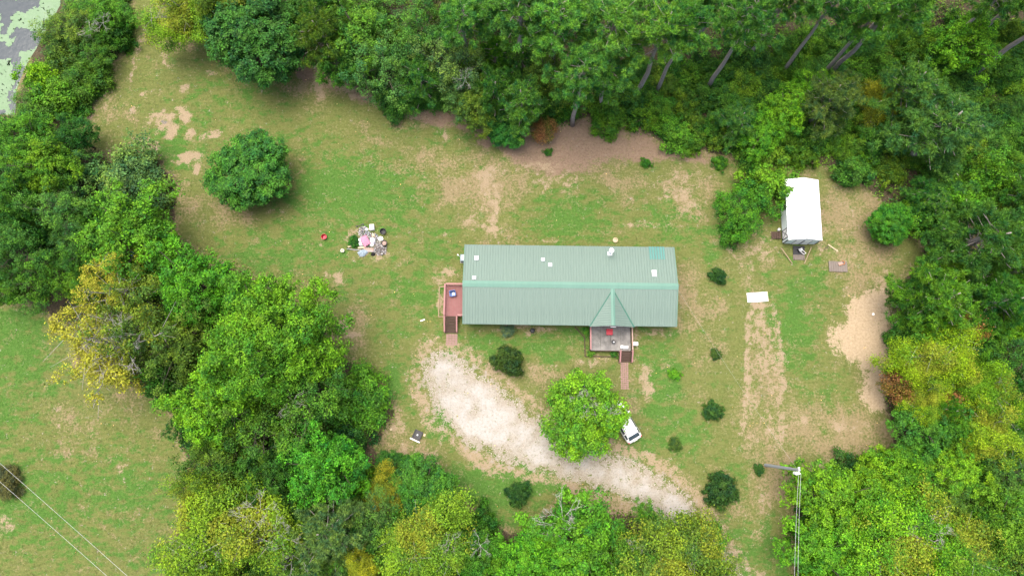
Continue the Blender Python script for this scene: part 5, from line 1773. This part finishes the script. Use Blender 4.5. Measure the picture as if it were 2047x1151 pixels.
bw_ = link('brush_pile', BARE_GREY, None, g, (0, 0, .4), (1.3, 1.3, .5))
tag(bw_, 'dry brown leafless brush at the right side of the grey green bush', 'brush')
g = G(272, 511)
t = tag(empty('water_barrel', g), 'blue barrel half hidden among the trees above the yellow tree', 'barrel')
MB().lathe([(.27, 0), (.3, .2), (.3, .7), (.27, .9), (.24, .9), (.24, .86), (0, .86)], 16).build('drum', M['blue'], t)
MB().lathe([(0, .861), (.06, .87), (.06, .9), (0, .9)], 8, (.1, 0, 0)).build('cap', M['white'], t)

# --- pines with known bases
PINES = (((1144, 250), 1140, 160, 66, 14.5, PINE, 'pine with visible foot on the brown straw edge'),
         ((1275, 196), 1328, 95, 74, 17.0, PINE_B, 'tall pine with pale trunk above the straw edge'),
         ((1312, 186), 1395, 60, 60, 17.5, PINE, 'pine with a thin trunk right of the pale trunked pine'),
         ((1413, 181), 1492, 35, 68, 18.0, PINE, 'tall pine with long straight grey trunk top centre right'),
         ((1557, 152), 1640, 20, 62, 18.0, PINE, 'pine with dark half hidden trunk right of the straight pine'),
         ((1652, 158), 1765, -15, 74, 19.5, PINE_B, 'tall pine with the longest slanting trunk near the top'),
         ((1943, 152), 2110, 20, 80, 19.0, PINE, 'pine with thick grey trunk at the right edge'),
         ((1985, 30), 2090, -80, 76, 18.0, PINE, 'far pine with trunk showing in the top right corner'),
         ((1100, 172), 1135, 60, 84, 17.0, PINE_B, 'bright crowned tall pine at the top centre'),
         ((1040, 150), 1010, 45, 84, 17.0, PINE, 'tall broad pine left of the bright crowned pine'),
         (None, 1045, 195, 56, 8.5, PINE, 'small scalloped pine above the dark green bush'),
         (None, 1225, 60, 84, 16.0, PINE_B, 'pine with bright needle tufts between the tall pines'),
         (None, 1215, 150, 60, 11.0, PINE, 'lower pine between the foot pine and pale trunked pine'),
         (None, 925, 40, 66, 14.0, PINE, 'pine at the left end of the pine stand'),
         (None, 1570, 5, 60, 15.0, PINE, 'pine crown left of the longest trunk'),
         (None, 1740, 40, 62, 15.0, PINE_B, 'bright pine crown at the top right of the stand'))
for base, x, y, r_, h, c, lab in PINES:
    plant('pine' if h > 10 else 'youngpine', x, y, r_, h, c, lab, group='pines along the top edge', base=base)
RIGHT_TREES = (
    ('youngpine', 640, 60, 62, 10.0, OLIVE, 'olive green pine right of the large dark tree'),
    ('broad', 720, 70, 70, 10.0, (.085, .17, .03), 'light green tree at the top left of the wood'),
    ('airy', 770, 130, 70, 9.0, (.065, .125, .045), 'grey green tree above the worn lawn edge'),
    ('airy', 835, 70, 66, 10.0, (.06, .125, .035), 'mid green tree at the top centre left'),
    ('youngpine', 838, 150, 48, 8.0, PINE, 'young pine above the lawn edge at the centre left'),
    ('airy', 905, 130, 66, 9.0, (.095, .14, .06), 'silvery green tree left of the pine stand'),
    ('broad', 690, 130, 52, 7.0, (.05, .11, .02), 'dark green tree at the lawn corner of the wood'),
    ('fine', 790, 190, 46, 3.6, (.05, .11, .025), 'low dark shrub along the worn lawn edge'),
    ('airy', 920, 195, 46, 6.0, (.06, .11, .045), 'dusky grey green tree at the wood edge'),
    ('shrub', 962, 185, 36, 5.5, (.135, .225, .015), 'vivid lime sapling at the edge of the wood'),
    ('shrub', 945, 130, 30, 5.0, (.115, .20, .018), 'small lime sapling above the vivid one'),
    ('dense', 1015, 262, 38, 2.8, (.026, .09, .026), 'dark glossy green bush left of the brown straw'),
    ('rust', 1088, 262, 26, 1.8, (.06, .10, .02), 'small reddish bush beside the foot of the pine'),
    ('youngpine', 1670, 190, 60, 9.0, GREYG, 'greyish young pine among the thicket right of the shed'),
    ('youngpine', 1900, 250, 92, 10.5, (.085, .15, .055), 'broad blue green pine in the right thicket'),
    ('youngpine', 1830, 170, 62, 9.5, (.08, .145, .05), 'blue green pine above the broad one in the thicket'),
    ('broad', 1930, 90, 66, 8.0, (.095, .20, .017), 'bright green tree near the top right corner'),
    ('broad', 1570, 220, 50, 6.0, (.10, .20, .017), 'bright green sapling in the thicket above the shed'),
    ('broad', 1620, 180, 44, 5.5, (.095, .19, .018), 'bright green sapling below the longest trunk'),
    ('broad', 1520, 270, 48, 5.0, (.085, .19, .017), 'bright green bush at the thicket edge left of shed'),
    ('youngpine', 1480, 240, 46, 6.0, (.07, .135, .045), 'blue green young pine left above the shed'),
    ('lime_spot', 1760, 200, 46, 5.0, (.13, .17, .02), 'yellowish thicket tree right above the shed'),
    ('youngpine', 1880, 405, 34, 5.0, PINE, 'small round pine right of the rounded bush'),
    ('youngpine', 1985, 470, 92, 11.0, (.062, .13, .035), 'large blue green pine on the right edge'),
    ('youngpine', 1890, 600, 80, 9.0, (.07, .15, .022), 'broad green pine at the right of the sandy lawn'),
    ('youngpine', 2010, 600, 66, 10.0, (.05, .115, .025), 'dark pine at the right edge beside the broad pine'),
    ('shrub', 1940, 375, 46, 3.6, (.075, .15, .02), 'light shrub between the right hand pines'),
    ('lime_spot', 1870, 715, 72, 8.0, (.145, .235, .012), 'lime tree beside the sandy patch'),
    ('rust', 1930, 660, 32, 6.5, (.12, .10, .02), 'tree top turning orange red behind the lime tree'),
    ('rust', 1795, 770, 36, 5.0, (.10, .10, .02), 'rusty brown bush at the edge of the sandy patch'),
    ('rust', 1880, 800, 28, 6.0, (.14, .13, .02), 'orange tinted tree top below the lime tree'),
    ('lime_spot', 1850, 800, 48, 6.5, (.155, .21, .015), 'yellow tree at the lawn edge below the lime tree'),
    ('lime_spot', 1965, 775, 58, 8.0, (.125, .215, .014), 'yellow lime tree right of the lime tree'),
    ('broad', 1850, 860, 68, 6.0, (.055, .135, .025), 'green tree at the lawn edge beside the pole'),
    ('lime_spot', 1970, 860, 62, 7.5, (.13, .20, .016), 'lime spotted tree at the right edge'),
    ('airy', 2020, 720, 60, 8.0, (.035, .08, .022), 'dark tree at the right edge behind the lime trees'),
    ('airy', 2010, 930, 58, 7.0, (.07, .13, .035), 'grey green tree at the lower right edge'),
    ('broad', 1660, 1000, 84, 7.5, (.105, .195, .016), 'bright green tree right of the utility pole'),
    ('broad', 1760, 960, 56, 6.5, (.115, .20, .016), 'lime green tree above the lower right wood'),
    ('lime_spot', 1800, 1070, 104, 8.5, (.11, .215, .014), 'large lime tree in the lower right wood'),
    ('broad', 1650, 1110, 74, 8.0, (.09, .185, .018), 'green tree at the bottom right of the pole'),
    ('lime_spot', 1920, 1110, 86, 8.5, (.105, .175, .02), 'yellow tinged tree at the bottom right'),
    ('broad', 1900, 950, 58, 6.5, (.115, .20, .016), 'lime tree in the middle of the right wood'),
    ('broad', 2010, 1050, 62, 8.0, (.08, .15, .02), 'green tree in the lower right corner'),
    ('shrub', 1710, 945, 40, 2.2, (.035, .08, .025), 'dark low shrub at the lawn edge right of the pole'))
RBARE = {'large lime tree in the lower right wood': [(1850, 1075, 1.2), (1880, 1040, .8)], 'silvery green tree left of the pine stand': [(930, 155, .9)]}
for k, x, y, r_, h, c, lab in RIGHT_TREES:
    plant(k, x, y, r_, h, c, lab, cat='shrub' if k in ('shrub', 'fine') else 'tree', bare=RBARE.get(lab))

# --- lawn shrubs
def lawn_shrub(px, py, rpx, h, colr, label, kind='fine', variant=0):
    return plant(kind, px, py, rpx, h, colr, label, cat='shrub', variant=variant, name='shrub')


DARK = (.034, .052, .024)
lawn_shrub(1018, 721, 31, 2.3, (.032, .045, .02), 'round dark crape myrtle bush in front of the house', 'myrtle', 0)
lawn_shrub(1446, 981, 34, 2.3, (.03, .055, .024), 'large dark spiky bush right of the driveway bend', 'myrtle', 1)
lawn_shrub(1037, 986, 24, 1.7, (.03, .058, .024), 'dark spiky bush on the lawn below the driveway', 'myrtle', 2)
lawn_shrub(1438, 551, 17, 1.2, (.03, .06, .026), 'small dark bush on the grass right of the house', 'myrtle', 0)
lawn_shrub(1427, 821, 20, 1.3, (.035, .062, .026), 'dark bush beside the dirt track right of the path', 'myrtle', 1)
lawn_shrub(1432, 707, 11, .8, (.045, .07, .028), 'tiny dark bush right of the porch', 'myrtle', 2)
lawn_shrub(1519, 939, 11, .8, (.04, .07, .028), 'tiny dark bush at the foot of the utility pole', 'myrtle', 0)
lawn_shrub(1350, 888, 14, .7, (.055, .09, .03), 'faint low shrub right of the car', 'fine', 1)
lawn_shrub(1349, 748, 13, .7, (.09, .19, .02), 'small bright leafy plant right of the garden path', 'shrub', 1)
lawn_shrub(1015, 661, 14, .9, (.11, .15, .13), 'bluish green shrub against the front wall', 'fine', 2)
lawn_shrub(1095, 303, 9, .8, (.05, .11, .03), 'small green sapling alone on the brown straw', 'shrub', 0)
lawn_shrub(1292, 325, 11, .7, (.05, .12, .02), 'small green weed clump below the straw edge', 'shrub', 2)
lawn_shrub(1440, 325, 16, 1.2, (.06, .135, .02), 'green bush at the thicket edge above the sprawling tree', 'shrub', 3)
lawn_shrub(1174, 662, 9, .5, (.07, .16, .03), 'bright plant in the bed left of the porch', 'shrub', 0)
lawn_shrub(1182, 706, 8, .5, (.07, .15, .03), 'plant in the porch bed corner', 'shrub', 1)
lawn_shrub(1228, 707, 8, .5, (.06, .13, .03), 'plant in the porch bed beside the steps', 'shrub', 2)
lawn_shrub(706, 483, 13, .6, (.03, .10, .02), 'green weeds at the left of the rubbish heap', 'shrub', 3)
lawn_shrub(5, 965, 34, 1.6, (.06, .06, .04), 'dark brown shrub at the left edge of the lower lawn', 'fine', 1)

# --- filling of the woods: understorey and unseen-apart neighbours
def fill(poly, step, kinds, label, group, cat, hrange, rrange, skip=.62, seed=1, pal=(GREEN, DEEP, BLUEG, LIME, OLIVE), name=None):
    r = random.Random(seed)
    xs_ = [p[0] for p in poly]; ys_ = [p[1] for p in poly]
    k = 0
    y = min(ys_)
    row = 0
    while y < max(ys_):
        x = min(xs_) + (step / 2 if row % 2 else 0)
        while x < max(xs_):
            px_, py_ = x + r.uniform(-.35, .35) * step, y + r.uniform(-.35, .35) * step
            if inside(np.array([px_]), np.array([py_]), poly)[0] and not any(math.hypot(px_ - a, py_ - b) < c * skip for a, b, c in TREES):
                h = r.uniform(*hrange)
                c_ = r.choice(pal)
                kd = r.choice(kinds)
                rad = r.uniform(*rrange)
                tint = 'dark green' if c_[1] < .105 else ('bluish green' if c_[2] > .034 else ('olive green' if c_[0] > .72 * c_[1] else ('light green' if c_[1] > .15 else 'mid green')))
                tint = ('small ' if rad < rrange[0] + .33 * (rrange[1] - rrange[0]) else 'large ' if rad > rrange[0] + .67 * (rrange[1] - rrange[0]) else '') + tint
                noun = 'pine' if 'pine' in kd else cat
                refs = [q for q in REFS if 4 <= len(q[2].split()) <= 9 and not (q[0] < 0 or q[1] < 0)]
                best = label
                for qx, qy, ql in sorted(refs, key=lambda q: math.hypot(q[0] - px_, q[1] - py_))[:16]:
                    dx, dy = px_ - qx, py_ - qy
                    where = ('right of' if dx > 0 else 'left of') if abs(dx) > 1.3 * abs(dy) else ('below' if dy > 0 else 'above')
                    cand = f"{tint} {noun} {where} the {ql}"
                    if cand not in USED and len(cand.split()) <= 16:
                        USED[cand] = 1
                        best = cand
                        break
                plant(kd, px_, py_, rad, h, c_, best, cat=cat, group=group, name=name or ('pine_tree' if 'pine' in kd else None))
                k += 1
            x += step
        y += step * .86
        row += 1
    print('fill', label, k)


fill([(1180, 180), (1250, 110), (1500, 80), (1700, 60), (1900, 50), (2080, 50), (2080, 420), (1960, 420), (1850, 350), (1750, 365), (1640, 318), (1520, 305), (1420, 290), (1330, 275), (1210, 235)],
     44, ('shrub', 'fine', 'shrub'), 'green thicket shrub below the pines behind the shed', 'thicket shrubs behind the shed', 'shrub', (1.6, 3.2), (26, 42), .42, 3,
     ((.06, .125, .02), (.045, .10, .02), (.09, .155, .02), (.075, .14, .02), (.055, .115, .03), (.085, .14, .022)))
fill([(1150, -80), (2120, -80), (2120, 0), (1900, -10), (1700, -10), (1500, 0), (1330, 20), (1200, 100)], 80, ('pine',), 'pine crown in the stand along the top edge', 'pine stand at the top edge', 'tree', (10, 16), (52, 70), .75, 4, (PINE, PINE_B, (.06, .125, .03)))
fill([(560, -60), (1150, -60), (1150, 170), (1000, 230), (860, 205), (760, 180), (660, 120)], 64, ('airy', 'broad', 'youngpine'), 'green tree of the wood at the top centre', 'trees of the top wood', 'tree', (6, 10), (40, 58), .7, 5, (GREEN, (.05, .11, .03), OLIVE, PINE))
fill([(560, 0), (700, 100), (860, 190), (980, 225), (1190, 225), (1190, 160), (900, 60), (700, 0)], 50, ('fine', 'shrub'), 'low shrub under the trees of the top wood', 'shrubs under the top wood', 'shrub', (1.4, 2.6), (26, 40), .35, 15, (DEEP, (.05, .11, .025), GREEN))
fill([(1850, 340), (2080, 340), (2080, 960), (1960, 960), (1900, 860), (1830, 760), (1820, 640), (1840, 560), (1880, 520)], 56, ('broad', 'shrub', 'youngpine'), 'green tree of the wood along the right edge', 'trees of the right wood', 'tree', (4, 7), (36, 52), .6, 6, (GREEN, (.05, .11, .025), DEEP, LIME), 'tree')
fill([(1620, 970), (1780, 920), (2080, 900), (2080, 1230), (1610, 1230)], 62, ('broad', 'shrub', 'airy'), 'green tree of the lower right wood', 'trees of the lower right wood', 'tree', (4, 7), (40, 56), .62, 7, (LIME, GREEN, (.09, .175, .018), OLIVE), 'tree')
fill([(-60, 250), (150, 255), (170, 320), (210, 420), (330, 480), (330, 560), (180, 600), (130, 590), (-60, 580)], 56, ('broad', 'shrub', 'airy'), 'green tree of the wood along the left edge', 'trees of the left wood', 'tree', (3.5, 6), (34, 50), .6, 8, (GREEN, DEEP, (.055, .12, .02), BLUEG), 'tree')
fill([(330, 620), (480, 620), (640, 760), (720, 870), (700, 960), (820, 1010), (900, 1060), (880, 1230), (400, 1230), (420, 960), (390, 860), (300, 760)], 58, ('broad', 'shrub', 'airy'), 'shaded green tree inside the middle tree belt', 'trees inside the middle belt', 'tree', (3.5, 6.5), (36, 52), .55, 9, (DEEP, (.045, .10, .02), (.055, .12, .02), OLIVE), 'tree')
fill([(900, 1110), (1040, 1100), (1110, 1040), (1220, 1060), (1400, 1120), (1420, 1230), (900, 1230)], 58, ('broad', 'shrub'), 'green tree of the bottom centre thicket', 'trees of the bottom thicket', 'tree', (3.5, 6), (36, 50), .6, 10, (GREEN, (.07, .16, .02), DEEP), 'tree')
fill([(120, -30), (255, -30), (230, 100), (180, 180), (120, 215), (100, 150)], 44, ('shrub', 'fine'), 'green shrub on the pond bank', 'shrubs of the pond bank', 'shrub', (1.4, 2.6), (26, 38), .45, 12, (GREEN, (.06, .12, .03), OLIVE, (.05, .11, .02)))

# --- undergrowth: ferns, seedlings and vines on the woodland floor
r = np.random.default_rng(77)
n = 15000
x, y = r.uniform(-62, 62, n), r.uniform(-22, 54, n)
m, px, py, ps = layout(x, y)
k = (m['litter'] > .5) & (ps < -3) & (fbm(x, y, 3, 3, 33) > .34)
x, y = x[k], y[k]
nc = 16
hgt = r.uniform(.15, .8, len(x))
C = np.stack([x[:, None] + r.normal(0, .38, (len(x), nc)), y[:, None] + r.normal(0, .38, (len(x), nc)), ground_z(x, y)[:, None] + .05 + hgt[:, None] * r.random((len(x), nc))], -1).reshape(-1, 3)
N = r.normal(0, .5, C.shape) + np.array([0, 0, 1])
cv = r.random(len(x))
lf = np.stack([r.random(len(C)), np.repeat(cv, nc), np.repeat(r.random(len(x)), nc), np.zeros(len(C))], -1)
ug = link('undergrowth', leaves_mesh('undergrowth', C, N, .24, r, M['leaf'], lf))
ug.color = (.06, .15, .025, 1)
tag(ug, 'low green undergrowth on the woodland floor', 'undergrowth', kind='stuff')
# --- fallen leaves on the lawn
n = 900
x, y = r.uniform(-50, 50, n), r.uniform(-18, 45, n)
C = np.stack([x, y, ground_z(x, y) + .05], -1)
lf = np.stack([r.random(n), r.random(n), r.random(n), np.zeros(n)], -1)
fl = link('fallen_leaves', leaves_mesh('fallen_leaves', C, r.normal(0, .25, (n, 3)) + np.array([0, 0, 1]), .13, r, M['leaf'], lf))
fl.color = (.27, .255, .165, 1)
tag(fl, 'scattered pale fallen leaves on the lawn', 'leaves', kind='stuff')
print('objects', len(bpy.data.objects), 'tris', sum(len(m_.loop_triangles) or len(m_.loops) - 2 * len(m_.polygons) for m_ in bpy.data.meshes))
